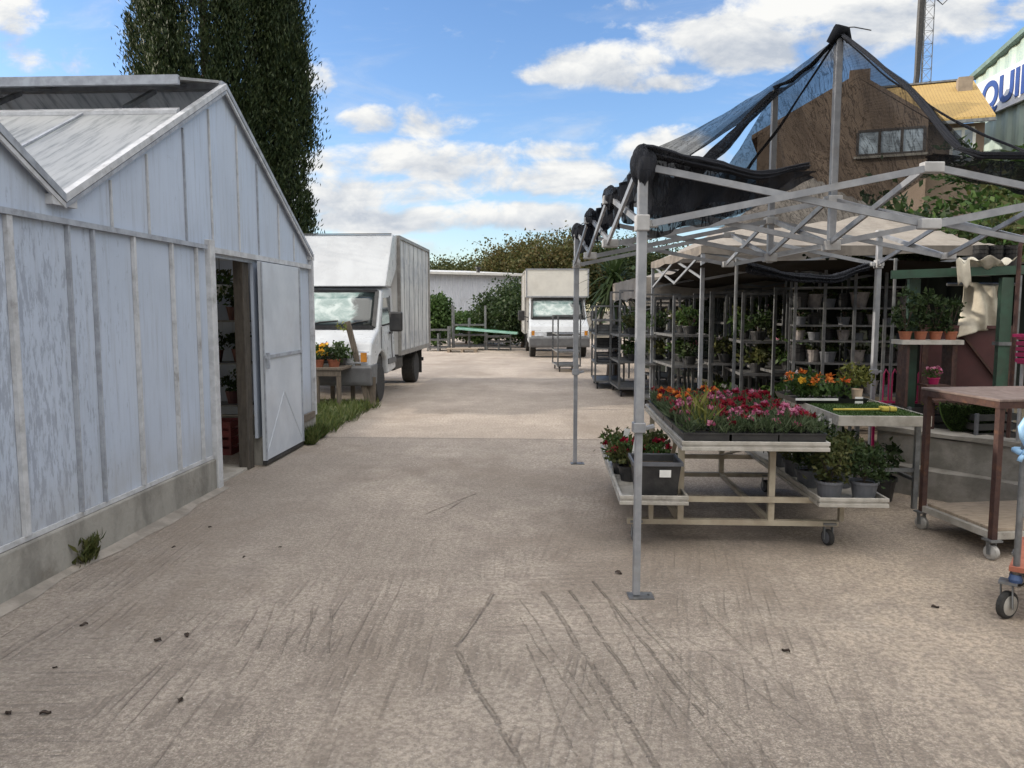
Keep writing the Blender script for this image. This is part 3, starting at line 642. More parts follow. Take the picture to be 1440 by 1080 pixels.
def boxside():
    m, t, b, co = newmat('weathered_box_panel'); x = t.sep(co)
    st = t.noise(t.map(co, (7,7,.5)), 2.2, 8, .7)
    col = t.mix(t.sm(t.noise(co, 1.5, 5), .35, .7), (.60,.60,.59), (.50,.50,.50)); side = t.sm(t.m('ABSOLUTE', x[0]), 1.045, 1.049)
    col = t.mix(t.m('MULTIPLY', t.m('MULTIPLY', t.sm(st, .46, .62), side), .8), col, (.20,.205,.22))
    # faded remains of old lettering: broken dark blocks in rows
    blk = t.noise(t.map(co, (1,6.5,2.2)), 2.4, 2, .5); rowm = t.m('MAXIMUM', t.sm(t.m('ABSOLUTE', t.m('SUBTRACT', x[2], 2.35)), .30, .2), t.sm(t.m('ABSOLUTE', t.m('SUBTRACT', x[2], 1.02)), .16, .1))
    fade = t.m('MULTIPLY', t.m('MULTIPLY', t.m('MULTIPLY', t.sm(blk, .50, .54), rowm), side), .42)
    col = t.mix(fade, col, (.12,.15,.22))
    t.put(b.inputs['Base Color'], col); b.inputs['Roughness'].default_value = .5; return m
bp = boxside()
truck('white box truck with sloped wind fairing and weathered cargo box beside the greenhouse', (-3.90, 12.35, 0), 0, True, bp, 3.5)
tp = D(787, 435, 25.3); truck('white box truck with cream over-cab box parked far back beside the bushes', (tp.x, tp.y, 0), R(4), False, creampaint, 3.6)
# ------------------------------------------------------------------ folding pavilion frame with black net
TA = R(3.5); TO = Vector((.482, 4.2, 0)); TW, TL = 3.08, 3.72
frame_m = M('white_grey_tube', (.31,.32,.34), (.23,.24,.26), 9, .45, .3, dirt=.35, dirtc=(.2,.18,.15))
jointm = M('grey_joint_plastic', (.42,.42,.42), (.32,.32,.32), 9, .5, dirt=.4)
def pavilion(label, loc, rz, Wd, Ln, nx, ny, zt, zl, masts, group=None, r=.016, mast_top=3.5):
    t = thing('pavilion_frame', label, 'tent frame', loc, rz, group)
    for (x, y) in ((0,0),(Wd,0),(0,Ln),(Wd,Ln)):
        l = MB().bb(x-.026,x+.026,y-.026,y+.026,.95,zt); l.build('leg', frame_m, t, bevel=.008)
        lo = MB().bb(x-.02,x+.02,y-.02,y+.02,.012,.95).build('inner_leg', frame_m, t, bevel=.005)
        MB().bb(x-.034,x+.034,y-.034,y+.034,.93,.985).bar((x+.03,y,.95),(x+.085,y,.965),.022).build('leg_clamp', frame_m, lo, bevel=.004)
        MB().bb(x-.045,x+.095,y-.05,y+.05,0,.008).lathe([(.007,.008),(.007,.016)], c=(x+.07,y,0), n=8).build('foot_plate', galv, lo)
        sx_ = 1 if x == 0 else -1; sy = 1 if y == 0 else -1
        MB().bb(x-.036,x+.036,y-.036,y+.036,zl-.04,zl+.045).bb(*sorted((x+sx_*.037,x+sx_*.085)),y-.02,y+.02,zl-.02,zl+.02).bb(x-.02,x+.02,*sorted((y+sy*.037,y+sy*.085)),zl-.02,zl+.02).build('slider', jointm, t, bevel=.006)
        MB().bb(x-.034,x+.034,y-.034,y+.034,zt-.05,zt+.02).build('corner_joint', jointm, t, bevel=.006)
    def scis(a, b, za0=zt-.03, za1=zl, zb0=zt-.03, zb1=zl, o=.018):
        a = Vector((*a,0)); b = Vector((*b,0)); d = (b-a).normalized(); s = Vector((-d.y,d.x,0))*o
        MB().bar(a+d*.05+s+Vector((0,0,za0)), b-d*.0+s+Vector((0,0,zb1)), .018, .036).build('truss_bar', frame_m, t)
        MB().bar(a+d*.05-s+Vector((0,0,za1)), b-d*.0-s+Vector((0,0,zb0)), .018, .036).build('truss_bar', frame_m, t)
    def node(p):
        for z in (zt-.03, zl): MB().bb(p[0]-.055,p[0]+.055,p[1]-.03,p[1]+.03,z-.028,z+.028).build('truss_joint', jointm, t, bevel=.006)
    for y in (0, Ln):
        for i in range(nx): scis((Wd*i/nx,y),(Wd*(i+1)/nx,y))
        for i in range(1,nx): node((Wd*i/nx,y))
    for x in (0, Wd):
        for i in range(ny): scis((x,Ln*i/ny),(x,Ln*(i+1)/ny))
        for i in range(1,ny): node((x,Ln*i/ny))
    for (mx, my) in masts:
        MB().bb(mx-.024,mx+.024,my-.024,my+.024,zl-.06,mast_top).build('mast', frame_m, t, bevel=.006)
        MB().bb(mx-.05,mx+.05,my-.05,my+.05,zl-.05,zl+.02).build('mast_joint', jointm, t, bevel=.006); MB().bb(mx-.05,mx+.05,my-.05,my+.05,zt-.06,zt).build('mast_joint', jointm, t, bevel=.006)
        for x in (0, Wd): scis((x,my),(mx,my))
    if masts:
        scis((Wd/2,0), masts[0]); scis(masts[-1], (Wd/2,Ln))
        if len(masts) > 1: scis(masts[0], masts[1])
    return t
M1, M2 = (TW/2, TL/3), (TW/2, 2*TL/3)
pavilion('bare folding pavilion frame of pale grey tubes standing nearest, over the carnation bench', TO, TA, TW, TL, 2, 3, 2.38, 2.055, [M1, M2], mast_top=3.43)
net = thing('shade_net', 'torn black shade net hung over the masts of the nearest pavilion frame', 'net', TO, TA)
g = np.random.default_rng(8); net_r = netmat('ragged_black_net', .84, (.026,.028,.034), fold=.3)
def wr(u, v, a=.03): return a*(math.sin(9*u+4*v)+.6*math.sin(21*u-9*v+1)+.4*math.sin(37*v+13*u))
ZT = 3.45
def left(u, v):                          # ridge between the masts -> left eave, sagging
    y0 = M1[1]-.0 + (M2[1]-M1[1])*u; y1 = .02 + (TL*.98)*u
    x = M1[0]*(1-v); y = y0+(y1-y0)*v
    ridge = ZT - .10*math.sin(math.pi*u) * (1-v)
    return (x + wr(u,v,.008), y, ridge + (2.42-ridge)*v - .06*math.sin(math.pi*v)**1.0 - .05*math.sin(math.pi*u)*v + wr(u,v,.014)*math.sin(math.pi*min(1,v*1.1)))
MB().grid(26, 26, left).build('net_slope', net_l, net, smooth=True)
def right(u, v):
    A = (Vector((M1[0],M1[1],ZT)).lerp(Vector((M1[0]+.13,.55,2.95)), 2*v) if v < .5 else Vector((M1[0]+.13,.55,2.95)).lerp(Vector((M1[0]+.22,.0,2.44)), 2*v-1))
    B = Vector((M2[0],M2[1],ZT)).lerp(Vector((2.05,TL,2.42)), v) - Vector((0,0,.12*math.sin(math.pi*v)))
    p = A.lerp(B, u); s = math.sin(math.pi*u)
    return (p.x+.10*s*v+wr(u,v,.02)*s, p.y, p.z-.10*s*(1-.3*v)+wr(v,u,.025)*s)
MB().grid(24, 24, right).build('net_slope', net_l, net, smooth=True)
def backhip(u, v): 
    x = 1.0+1.05*u; return (M2[0]+(x-M2[0])*v, M2[1]+(TL-M2[1])*v, ZT+(2.42-ZT)*v-.12*math.sin(math.pi*v)+wr(u,v,.015)*math.sin(math.pi*v))
MB().grid(22, 16, backhip).build('net_slope', net_l, net, smooth=True)
def fhip(u, v):
    x = TW*(.55+.45*u); y = .0
    return (M1[0]+(x-M1[0])*v, M1[1]+(y-M1[1])*v, ZT+(2.43-ZT)*v-.10*math.sin(math.pi*v)*(.4+u)+wr(u,v,.015)*math.sin(math.pi*v))
if False: MB().grid(16, 18, fhip).build('net_slope', net_d if False else net_l, net, smooth=True)
def fold(pts, r0, r1, name='gathered_fold'):
    n = 22; P = [Vector(p) for p in pts]; out = []; rs = []
    for i in range(n+1):
        t = i/n*(len(P)-1); k = min(int(t), len(P)-2); f = t-k; p = P[k].lerp(P[k+1], f)
        p = p + Vector((0,0,-.05*math.sin(math.pi*i/n)))+Vector((.004*math.sin(i*.9),.004*math.sin(i*1.1),.004*math.sin(i*.7)))
        out.append(p); rs.append((r0+(r1-r0)*i/n)*(1+.12*math.sin(i*.9)+.06*math.sin(i*2.1)))
    vs = []; K = 28; ref = None
    for i in range(n+1):
        d = (out[min(i+1,n)]-out[max(i-1,0)]).normalized(); a = d.cross(Vector((0,0,1)) if abs(d.z) < .95 else Vector((1,0,0))).normalized(); b = a.cross(d)
        for k in range(K):
            t = 2*math.pi*k/K; q = rs[i]*(.8+.22*math.sin(7*t+.12*i)+.10*math.sin(4*t-i*.1))
            vs.append(out[i]+(a*math.cos(t)*1.35+b*math.sin(t)*.6)*max(q,.1*rs[i]))
    m_ = MB().add(vs, [(i*K+k, i*K+(k+1)%K, (i+1)*K+(k+1)%K, (i+1)*K+k) for i in range(n) for k in range(K)]); m_.build(name, net_r, net, smooth=True)
fold([(M1[0],M1[1],ZT+.02),(M1[0]+.12,.55,2.98),(M1[0]+.18,.0,2.46),(TW,.0,2.42)], .012, .034)
fold([(M2[0],M2[1],ZT-.03),(.95,1.7,2.92),(.42,.85,2.45),(.3,.3,2.40)], .03, .06)
fold([(M1[0],M1[1],ZT),(M2[0],M2[1],ZT)], .014, .02)
fold([(M1[0],M1[1],ZT),(1.35,1.7,3.05),(1.22,2.2,2.75),(1.12,2.4,2.45)], .006, .016)
fold([(M1[0],M1[1],ZT),(1.75,.9,3.1),(1.95,.5,2.75),(2.1,.1,2.45)], .006, .014)
# knotted lump over the mast head with a loose wire
MB().path([(M1[0]-.06,M1[1],ZT-.05),(M1[0]-.02,M1[1]-.03,ZT+.03),(M1[0]+.05,M1[1]+.02,ZT+.035),(M1[0]+.07,M1[1],ZT-.04)], [.03,.04,.035,.02], 8).build('knot', net_d, net, smooth=True)
MB().path([(M1[0],M1[1],ZT+.05),(M1[0]+.10,M1[1],ZT+.055),(M1[0]+.23,M1[1]+.03,ZT+.045)], .004, 5).build('wire', blacktrim, net)
# net gathered along the front left truss, and hanging at the front right
def curt(x0, x1, zt0, zt1, d0, d1, y, amp, nm='hanging_net', m_=net_d):
    def f(u, v):
        x = x0+(x1-x0)*u; d = d0+(d1-d0)*u + .02*math.sin(11*u)
        return (x+.015*math.sin(9*v+20*u), y+amp*math.sin(33*u+2*v)*(.3+v)+.04*v+amp*.25*math.sin(71*u), zt0+(zt1-zt0)*u-.04*math.sin(math.pi*u)-d*v)
    MB().grid(60, 10, f).build(nm, m_, net, smooth=True)
curt(.0, .95, 2.43, 2.35, .30, .06, .09, .022, m_=net_r); curt(.03, .62, 2.38, 2.33, .36, .16, .22, .03, m_=net_r); curt(.1, .8, 2.4, 2.33, .26, .12, .36, .03, m_=net_r)
curt(1.62, 3.06, 2.46, 2.42, .03, .42, .16, .02, m_=netmat('half_dense_net', .8, fold=.3))
fold([(.0,.02,2.44),(.3,.03,2.43),(.62,.05,2.36),(.9,.08,2.37)], .055, .03, 'rolled_edge')
def lump(c, r, seed):
    g_ = np.random.default_rng(seed); k = g_.uniform(0,6,6)
    def f(u, v):
        a = 2*math.pi*u; b = math.pi*v; q = r*(1+.10*math.sin(3*a+k[0])*math.sin(2*b+k[1])+.07*math.sin(6*a+k[2]+3*b)+.035*math.sin(14*a+k[3]+2*math.sin(3*b)))
        return (c[0]+q*math.sin(b)*math.cos(a), c[1]+q*math.sin(b)*math.sin(a), c[2]+q*1.5*math.cos(b))
    MB().grid(48, 24, f).build('net_bundle', net_r, net, smooth=True)
lump((-.0,-.0,2.36), .068, 1); lump((-.0,TL/3,2.37), .05, 2); lump((0,2*TL/3,2.37), .05, 3); lump((0,TL,2.38), .055, 4)
tie = MB().lathe([(.083,-.014),(.088,0),(.083,.014)], c=(0,0,2.37), n=18); tie.build('tie_tape', whitelab, net) if False else None
for i in range(3):
    y0, y1 = TL*i/3, TL*(i+1)/3
    def lc(u, v, y0=y0, y1=y1): return (.03+.03*math.sin(25*u)+.02*v, y0+(y1-y0)*u, 2.43-.03*math.sin(math.pi*u)-(.22+.05*math.sin(13*u+i))*v)
    MB().grid(30, 6, lc).build('hanging_net', net_d, net, smooth=True)
fold([(1.75,TL,2.02),(2.2,TL-.03,1.97),(2.6,TL,1.95),(2.95,TL,2.03)], .09, .07, 'rolled_edge')

# ------------------------------------------------------------------ plant bench on casters
def caster(par, x, y, r, m_=wheelgrey, turn=0., zt=None):
    zt = zt or 2*r+.05; c, s = math.cos(turn), math.sin(turn)
    k = thing_part = MB().lathe([(r*.35,-.018),(r*.86,-.018),(r,-.012),(r,.012),(r*.86,.018),(r*.35,.018)], c=(x,y,r), n=22, M=Matrix.Rotation(turn,3,'Z') @ Matrix.Rotation(math.pi/2,3,'Y')).build('caster', rubber if m_ in (rubber, trayal) else wheelgrey, par)
    hb = MB().lathe([(.008,-.027),(r*.34,-.024),(r*.74,-.0195),(r*.74,.0195),(r*.34,.024),(.008,.027)], c=(x,y,r), n=18, M=Matrix.Rotation(turn,3,'Z') @ Matrix.Rotation(math.pi/2,3,'Y')).build('hub', m_ if m_ is not rubber else greypl, k)
    fk = MB()
    for q in (-.032, .032):
        fk.bar((x+c*q, y+s*q, r*.8), (x+c*q - s*(-.02), y+s*q + c*.02, zt-.01), .005, r*.7)
    fk.bb(x-.042,x+.042,y-.042,y+.042,zt-.012,zt); fk.build('fork', galv, k); return k
bench = thing('plant_bench', 'wheeled metal plant bench with a high middle tray and two low side trays of flowers', 'bench', (1.33, 5.0, 0))
BL = 2.0
def tray(name, x0, x1, y0, y1, z):
    m_ = MB(); e = .018
    for zz in (z-.052, z-.014):
        m_.bb(x0,x1,y0,y0+e,zz,zz+.024); m_.bb(x0,x1,y1-e,y1,zz,zz+.024); m_.bb(x0,x0+e,y0+e+.001,y1-e-.001,zz,zz+.024); m_.bb(x1-e,x1,y0+e+.001,y1-e-.001,zz,zz+.024)
    m_.bb(x0+.006,x1-.006,y0+.006,y0+.014,z-.028,z-.0141); m_.bb(x0+.006,x0+.014,y0+.02,y1-.02,z-.028,z-.0141); m_.bb(x1-.014,x1-.006,y0+.02,y1-.02,z-.028,z-.0141)
    m_.bb(x0+e,x1-e,y0+e,y1-e,z-.035,z-.030)
    return m_.build(name, trayal, bench, bevel=.003)
tray('tray', -.475, .475, 0, BL, .735)
tray('tray', -.875, -.425, -.02, BL-.1, .375); tray('tray', .41, .855, -.02, BL-.1, .375)
for y in (.22, BL-.25):
    for x in (-.44, .17): MB().bb(x-.02,x+.02,y-.02,y+.02,.17,.682).build('post', beige, bench)
    MB().bb(-.80,.62,y-.022,y+.022,.135,.17).build('crossbar', beige, bench); MB().bb(-.80,.84,y-.045,y-.024,.30,.338).build('crossbar', beige, bench)
    for x in (-.74,.56): caster(bench, x, y, .055, rubber, .3)
MB().bar((-.44,.45,.68),(-.44,1.0,.17),.03,.012).build('brace', beige, bench)
MB().bar((.17,.3,.68),(.17,BL-.3,.34),.03,.012).build('brace', beige, bench)
for x in (-.44,.17): MB().bb(x-.018,x+.018,.245,BL-.275,.136,.169).build('rail', beige, bench)
for x in (-.64,.64): MB().bb(x-.015,x+.015,.2,.24,.17,.30).build('tray_support', beige, bench)
# carnation trays
def seed_tray(fol, petals, seed, tall=False, nfl=26, sparse=False):
    t = thing('seed_tray', '', 'plant tray', (0,0,0), 0, 'black trays of carnations on the bench')
    g = np.random.default_rng(seed); a, b_ = .148, .215
    m_ = MB()
    m_.bb(-a,a,-b_,b_,.0,.012)
    for (x0,x1,y0,y1) in ((-a,a,-b_,-b_+.006),(-a,a,b_-.006,b_),(-a,-a+.006,-b_+.0065,b_-.0065),(a-.006,a,-b_+.0065,b_-.0065)): m_.bb(x0,x1,y0,y1,.0125,.062)
    m_.bb(-a-.008,a+.008,-b_-.008,-b_-.0005,.052,.062).bb(-a-.008,a+.008,b_+.0005,b_+.008,.052,.062).bb(-a-.008,-a-.0005,-b_,b_,.052,.062).bb(a+.0005,a+.008,-b_,b_,.052,.062)
    for i in range(1,4): m_.bb(-a+.0065,a-.0065,-b_+i*.107-.003,-b_+i*.107+.003,.0125,.056)
    for i in range(1,3): m_.bb(-a+i*.0987-.003,-a+i*.0987+.003,-b_+.0065,b_-.0065,.0125,.0555)
    tr = m_.build('tray', blackpl, t)
    MB().bb(-a+.007,a-.007,-b_+.007,b_-.007,.013,.045).build('soil', soil, tr)
    P = []
    for i in range(3):
        for j in range(4):
            if sparse and (i+j) % 2: continue
            n = 75; P.append(np.stack([-a+.05+i*.0987+g.normal(0,.022,n), -b_+.056+j*.107+g.normal(0,.022,n), .045+.07*g.random(n)**1.1],1))
    leafmesh('foliage', np.concatenate(P), .085, fol, t, up=1.1, asp=.10, seed=seed)
    if tall: leafmesh('tall_shoots', np.stack([g.normal(0,.05,70), g.normal(-.02,.05,70), .06+.16*g.random(70)],1), .15, leaf_yel, t, up=1.6, asp=.1, seed=seed)
    stem = MB(); roots = []
    for i in range(nfl):
        x, y = g.uniform(-a*.95,a*.95), b_*(-.75+1.7*g.random()**.8); z = g.uniform(.10,.185); c = petals[int(g.integers(len(petals)))]
        if nfl < 8: MB().path([(x*.85,y*.85,.05),(x*.97,y*.97,z*.6),(x,y,z)], .0025, 4, False).build('stem', leaf_mid, t)
        else: roots.append((x*.85,y*.85,.046)); stem.path([(x*.85,y*.85,.05),(x*.97,y*.97,z*.6),(x,y,z)], .0025, 4, False)
        q = g.normal(size=(16,3)); q /= np.linalg.norm(q,axis=1)[:,None]; q[:,2] = abs(q[:,2])*.7
        leafmesh('flower', np.array([x,y,z]) + q*.006, .028, c, t, asp=.9, out=q*2, seed=seed+i)
    if stem.v: stem.path(sorted(roots), .0012, 4, False).build('stems', leaf_mid, t)
    return t
kinds = {'red': seed_tray(blade, [pet_red], 1, nfl=28), 'mixed': seed_tray(blade, [pet_red,pet_pink], 2, nfl=26), 'pink': seed_tray(blade, [pet_pink,pet_pink,pet_red], 3, nfl=22),
         'orange': seed_tray(blade, [pet_orange,pet_orange,pet_red], 4, nfl=22), 'green': seed_tray(blade, [pet_pink], 5, True, 5, True)}
desc = {'red':'deep red carnations','mixed':'mixed red and pink carnations','pink':'mostly pink carnations','orange':'orange and red flowers','green':'tall thin green shoots'}
lay = [['green','mixed','pink'],['pink','red','mixed'],['orange','pink','red'],['orange','orange','mixed']]
rown = ['front row','second row','third row','back row']; coln = ['left','middle','right']; used = set()
for j in range(4):
    for i in range(3):
        k = lay[j][i]; loc = Vector((1.33-.312+i*.309+rnd.uniform(-.004,.004), 5.0+.245+j*.455+rnd.uniform(-.004,.004), .735))
        lb = 'seed tray of %s, %s %s on the high bench' % (desc[k], rown[j], coln[i])
        if k not in used: t = kinds[k]; t.location = loc; t['label'] = lb; used.add(k)
        else: t = dup(kinds[k], loc, math.pi*((i+j) % 2), lb)
# pots low on the left tray
def pot_thing(name, label, cat, loc, r, h, potm, lf, seed, fr, fz, nleaf=12, per=16, ls=.04, flowers=None, group=None, up=.3, asp=.5, rz=0):
    t = thing(name, label, cat, loc, rz, group)
    p = MB().lathe([(r*.76,0),(r*.97,h*.86),(r*1.06,h*.865),(r*1.06,h),(r*.96,h),(r*.95,h*.9),(r*.4,h*.9)], n=20).build('pot', potm, t, smooth=False)
    MB().lathe([(r*.93,h*.88),(r*.3,h*.93)], n=14).build('soil', soil, p)
    leafmesh('foliage', clumps((0,0,h+fz*.8), (fr,fr,fz), nleaf, per, fr*.22, seed=seed, zmin=h*.8), ls, lf, t, up=up, asp=asp, seed=seed)
    st = MB(); g = np.random.default_rng(seed)
    for i in range(6):
        a = g.uniform(0,6.28); st.path([(0,0,h*.9),(math.cos(a)*fr*.3,math.sin(a)*fr*.3,h+fz*.6),(math.cos(a)*fr*.7,math.sin(a)*fr*.7,h+fz*1.2)], .003, 4, False)
    st.build('stems', bark, t)
    if flowers:
        hs_ = clumps((0,0,h+fz*1.0), (fr,fr,fz*.8), flowers[1], 1, .005, shell=.85, seed=seed+9, zmin=h+fz*.5); 
        for i, h_ in enumerate(hs_):
            q = np.random.default_rng(seed+i).normal(size=(12,3)); q /= np.linalg.norm(q,axis=1)[:,None]; q[:,2] = abs(q[:,2])
            leafmesh('flower', h_+q*.006, flowers[2], flowers[0], t, asp=.85, out=q*2, seed=seed+i)
    return t
LZ = .3455; LX, LY = 1.33-.65, 5.0
sq = thing('square_pot', 'large black square pot with white label on the low left bench tray', 'pot', (LX+.03, LY+.20, LZ))
def frust(a0, a1, z0, z1, th=.006):
    m_ = MB(); o = [(-1,-1),(1,-1),(1,1),(-1,1)]
    v = [(x*a0,y*a0,z0) for x,y in o]+[(x*a1,y*a1,z1) for x,y in o]+[(x*(a1-th),y*(a1-th),z1) for x,y in o]+[(x*(a0-th),y*(a0-th),z0+th) for x,y in o]
    m_.add(v, [(3,2,1,0)]+[(i,(i+1)%4,4+(i+1)%4,4+i) for i in range(4)]+[(4+i,4+(i+1)%4,8+(i+1)%4,8+i) for i in range(4)]+[(8+i,8+(i+1)%4,12+(i+1)%4,12+i) for i in range(4)]+[(12,13,14,15)]); return m_
body = frust(.128,.155,0,.245).build('pot_body', blackpl, sq, bevel=.004)
rim_ = MB()
for (x0,x1,y0,y1) in ((-.166,.166,-.166,-.157),(-.166,.166,.157,.166),(-.166,-.157,-.1565,.1565),(.157,.166,-.1565,.1565)): rim_.bb(x0,x1,y0,y1,.225,.25)
rim_.build('rim', greypl, sq)
lbm = MB().add([(.01,-.156,.15),(.085,-.156,.15),(.085,-.1605,.20),(.01,-.1605,.20)], [(0,1,2,3)]).build('label_sticker', whitelab, body)
lbm.location.y = -.002
ln = MB()
for i in range(3): ln.add([(.02,-.1605-.0008*i,.16+i*.011),(.07-.01*i,-.1605-.0008*i,.16+i*.011),(.07-.01*i,-.1608-.0008*i,.164+i*.011),(.02,-.1608-.0008*i,.164+i*.011)], [(0,1,2,3)])
MB().bb(-.14,.14,-.14,.14,.19,.2).build('soil', soil, sq)
lowl = [('red-flowered trailing pot plant directly behind the black square pot', -.10, .62, pet_red, 12), ('red-flowered pot plant by the left edge, second behind the square pot', -.13, .86, pet_red, 9), ('leafy pot plant with one pale tag at the back of the low left tray', -.12, 1.15, pet_white, 3),
        ('red-flowered pot plant on the inner side behind the square pot', .12, .66, pet_red, 10), ('bushy green pot plant on the inner side at the middle of the low left tray', .10, .95, None, 0), ('leafy green pot plant in the far inner corner of the low left tray', .12, 1.28, None, 0)]
for i, (lb, dx, dy, pm, nf) in enumerate(lowl):
    t = pot_thing('potted_plant', lb, 'potted plant', (LX+dx, LY+dy, LZ), .08, .11, blackpl, leaf_mid if i % 2 else leaf_olive, 40+i, .13, .10, 16, 22, .045, (pm, nf, .034) if pm else None, 'pot plants on the low left tray')
    if i in (2, 0): MB().bar((.03,-.05,.18),(.05,-.06,.31),.045,.003,up=(0,1,0)).build('plant_tag', whitelab, t)
RX = 1.33+.635
k = 0
lbs = ['leafy shrub in a grey pot at the front left corner of the low right tray','leafy shrub in a grey pot at the front right corner of the low right tray','grey-potted shrub in the second row left of the low right tray','grey-potted shrub in the second row right of the low right tray','shrub in the third row left of the low right tray','shrub in the third row right of the low right tray','shrub in the back row of the low right tray']
for j in range(4):
    for i in range(2):
        if k > 6: break
        pot_thing('potted_shrub', lbs[k], 'potted plant', (RX-.11+.225*i-.02*(j%2), LY+.13+.36*j, LZ), .088, .125, greypl, [leaf_olive,leaf_dark][(i+j)%2], 60+k, .125, .14, 26, 30, .036, None, 'grey-potted shrubs on the low right tray', up=.4); k += 1

# ------------------------------------------------------------------ second bench with artificial turf
b2 = thing('turf_table', 'grey metal table covered with green artificial turf behind the carnation bench', 'table', (2.62, 6.12, 0))
W2, L2, Z2 = .36, 1.45, .755
m_ = MB()
for zz in (Z2-.07,): m_.bb(-W2,W2,0,.02,zz,Z2+.012).bb(-W2,W2,L2-.02,L2,zz,Z2+.012).bb(-W2,-W2+.02,.021,L2-.021,zz,Z2+.012).bb(W2-.02,W2,.021,L2-.021,zz,Z2+.012)
m_.bb(-W2+.021,W2-.021,.021,L2-.021,Z2-.02,Z2-.005); m_.build('table_tray', trayal, b2, bevel=.003)
MB().grid(20,20,lambda u,v:(-W2+.022+(2*W2-.044)*u,.022+(L2-.5)*v,Z2+.004+.004*math.sin(9*u+7*v)+.003*math.sin(23*u))).build('turf', matgrass, b2, smooth=True)
P = np.stack([rng.uniform(-W2+.02,W2-.02,5000), rng.uniform(.02,L2-.48,5000), np.full(5000,Z2+.002)],1); leafmesh('turf_pile', P, .016, leaf_mid, b2, up=1.5, asp=.3)
for x in (-W2+.05, W2-.05):
    for y in (.12, L2-.12): MB().bb(x-.018,x+.018,y-.018,y+.018,0,Z2-.0705).build('leg', galv, b2)
    MB().bb(x-.012,x+.012,.14,L2-.14,.22,.245).build('rail', galv, b2)
MB().bb(-W2+.04,W2-.04,.11,.13,.3,.33).build('rail', galv, b2)
ys_ = thing('sponge_mop', 'yellow sponge-headed tool lying on the green turf table', 'cleaning tool', (2.60, 6.42, Z2+.012), R(2))
MB().bb(.10,.22,-.06,.03,.004,.04).build('sponge_head', yellow, ys_, bevel=.01); MB().bb(.155,.16,-.061,.031,.0035,.041).build('seam', blacktrim, ys_); MB().tube((-.28,-.01,.014),(.10,-.01,.016),.009,8).build('handle', yellow, ys_)
bt = thing('plant_tray', 'shallow black tray of mixed flowers with white rim at the back of the turf table', 'plant tray', (2.50, 7.26, Z2+.002))
frust(.30,.32,0,.05).build('tray', blackpl, bt); MB().bb(-.32,.05,-.335,-.322,.035,.055).build('price_strip', whitelab, bt)
leafmesh('foliage', clumps((0,0,.12),(.3,.28,.09),30,26,.04,seed=7), .06, leaf_mid, bt, up=.5)
for m2, nf, sd in ((pet_orange,14,1),(pet_white,5,2),(pet_yellow,5,3)):
    hs_ = clumps((-.05,0,.19),(.28,.26,.07),nf,1,.01,seed=sd); 
    for h_ in hs_:
        q = rng.normal(size=(14,3)); q /= np.linalg.norm(q,axis=1)[:,None]; q[:,2] = abs(q[:,2]); leafmesh('flower', h_+q*.008, .045, m2, bt, asp=.85, out=q*2)
pot_thing('potted_plant', 'round yellow-green bush in a black pot at the back right of the turf table', 'potted plant', (2.82, 7.38, Z2), .1, .12, blackpl, leaf_yel, 90, .16, .13, 18, 26, .045)
cup = thing('paper_pot', 'small pale paper pot with white tag standing on the turf table', 'pot', (2.74, 7.0, Z2+.005))
MB().lathe([(.035,0),(.048,.13),(.05,.13),(.045,.12)], n=18).build('pot_body', M('kraft_paper',(.5,.38,.28),(.42,.32,.24),14,.8), cup); MB().bb(-.035,.035,-.052,-.048,.0,.065).build('price_tag', whitelab, cup)
for i in range(4):
    t = thing('garden_hand_tool', ['grey trowel','short grey fork','white handled scoop','narrow grey weeder'][i] + ' hanging from the left edge of the turf table', 'hand tool', (2.62-W2-.012, 6.25+.13*i, Z2-.03), 0, 'tools hanging on the table edge')
    MB().bar((0,0,0),(0,0,-.13),.02,.012).build('handle', alu if i % 2 else whitelab, t); MB().prism([(-.02,-.13),(.02,-.13),(.028,-.2),(0,-.25),(-.028,-.2)],-.004,.004,lambda u,v,e:(e,u,v)).build('tool_head', galv, t)
for i in range(4):
    pot_thing('potted_plant', ['shaded pot plant under the turf table near its front left leg','shaded pot plant under the turf table near its front right leg','dark pot plant at the middle beneath the turf table','dark pot plant at the far end beneath the turf table'][i], 'potted plant', (2.62+[-.16,.16,-.05,.1][i], 6.12+[.3,.4,.75,1.15][i], .0), .12, .2, blackpl, leaf_dark, 95+i, .18, .15, 14, 20, .06)

# ------------------------------------------------------------------ carts
bc = thing('display_cart', 'brown steel cart with worn wooden deck and shelf beside the low wall', 'cart', (2.83, 4.96, 0), .165)
CW, CL = 1.15, .70
for x in (0, CW):
    for y in (0, CL): MB().bb(x-.018,x+.018,y-.02,y+.02,.135,.98).build('post', rust, bc)
m_ = MB().bb(-.03,CW+.03,-.03,.012,0.9805,1.022).bb(-.03,CW+.03,CL-.012,CL+.03,0.9805,1.022).bb(-.03,.012,.013,CL-.013,0.9805,1.022).bb(CW-.012,CW+.03,.013,CL-.013,0.9805,1.022); m_.build('top_rail', rust, bc)
MB().bb(-.035,CW+.035,-.035,CL+.035,1.023,1.04).build('top_board', greytop, bc, bevel=.004)
m_ = MB().bb(.0225,CW-.0225,-.018,.018,.135,.178).bb(.0225,CW-.0225,CL-.018,CL+.018,.135,.178).bb(-.018,.018,.0225,CL-.0225,.135,.178).bb(CW-.018,CW+.018,.0225,CL-.0225,.135,.178); m_.build('deck_rail', trayal, bc)
MB().bb(.023,CW-.023,.023,CL-.023,.179,.197).build('deck_board', plywood, bc)
for x in (.0,CW):
    for y in (-.0,CL): caster(bc, x, y, .048, wheelgrey, .35, .134)
wc = thing('wire_trolley', 'grey tube trolley with large pale caster standing closest on the right', 'trolley', (2.40, 3.98, 0), -.62)
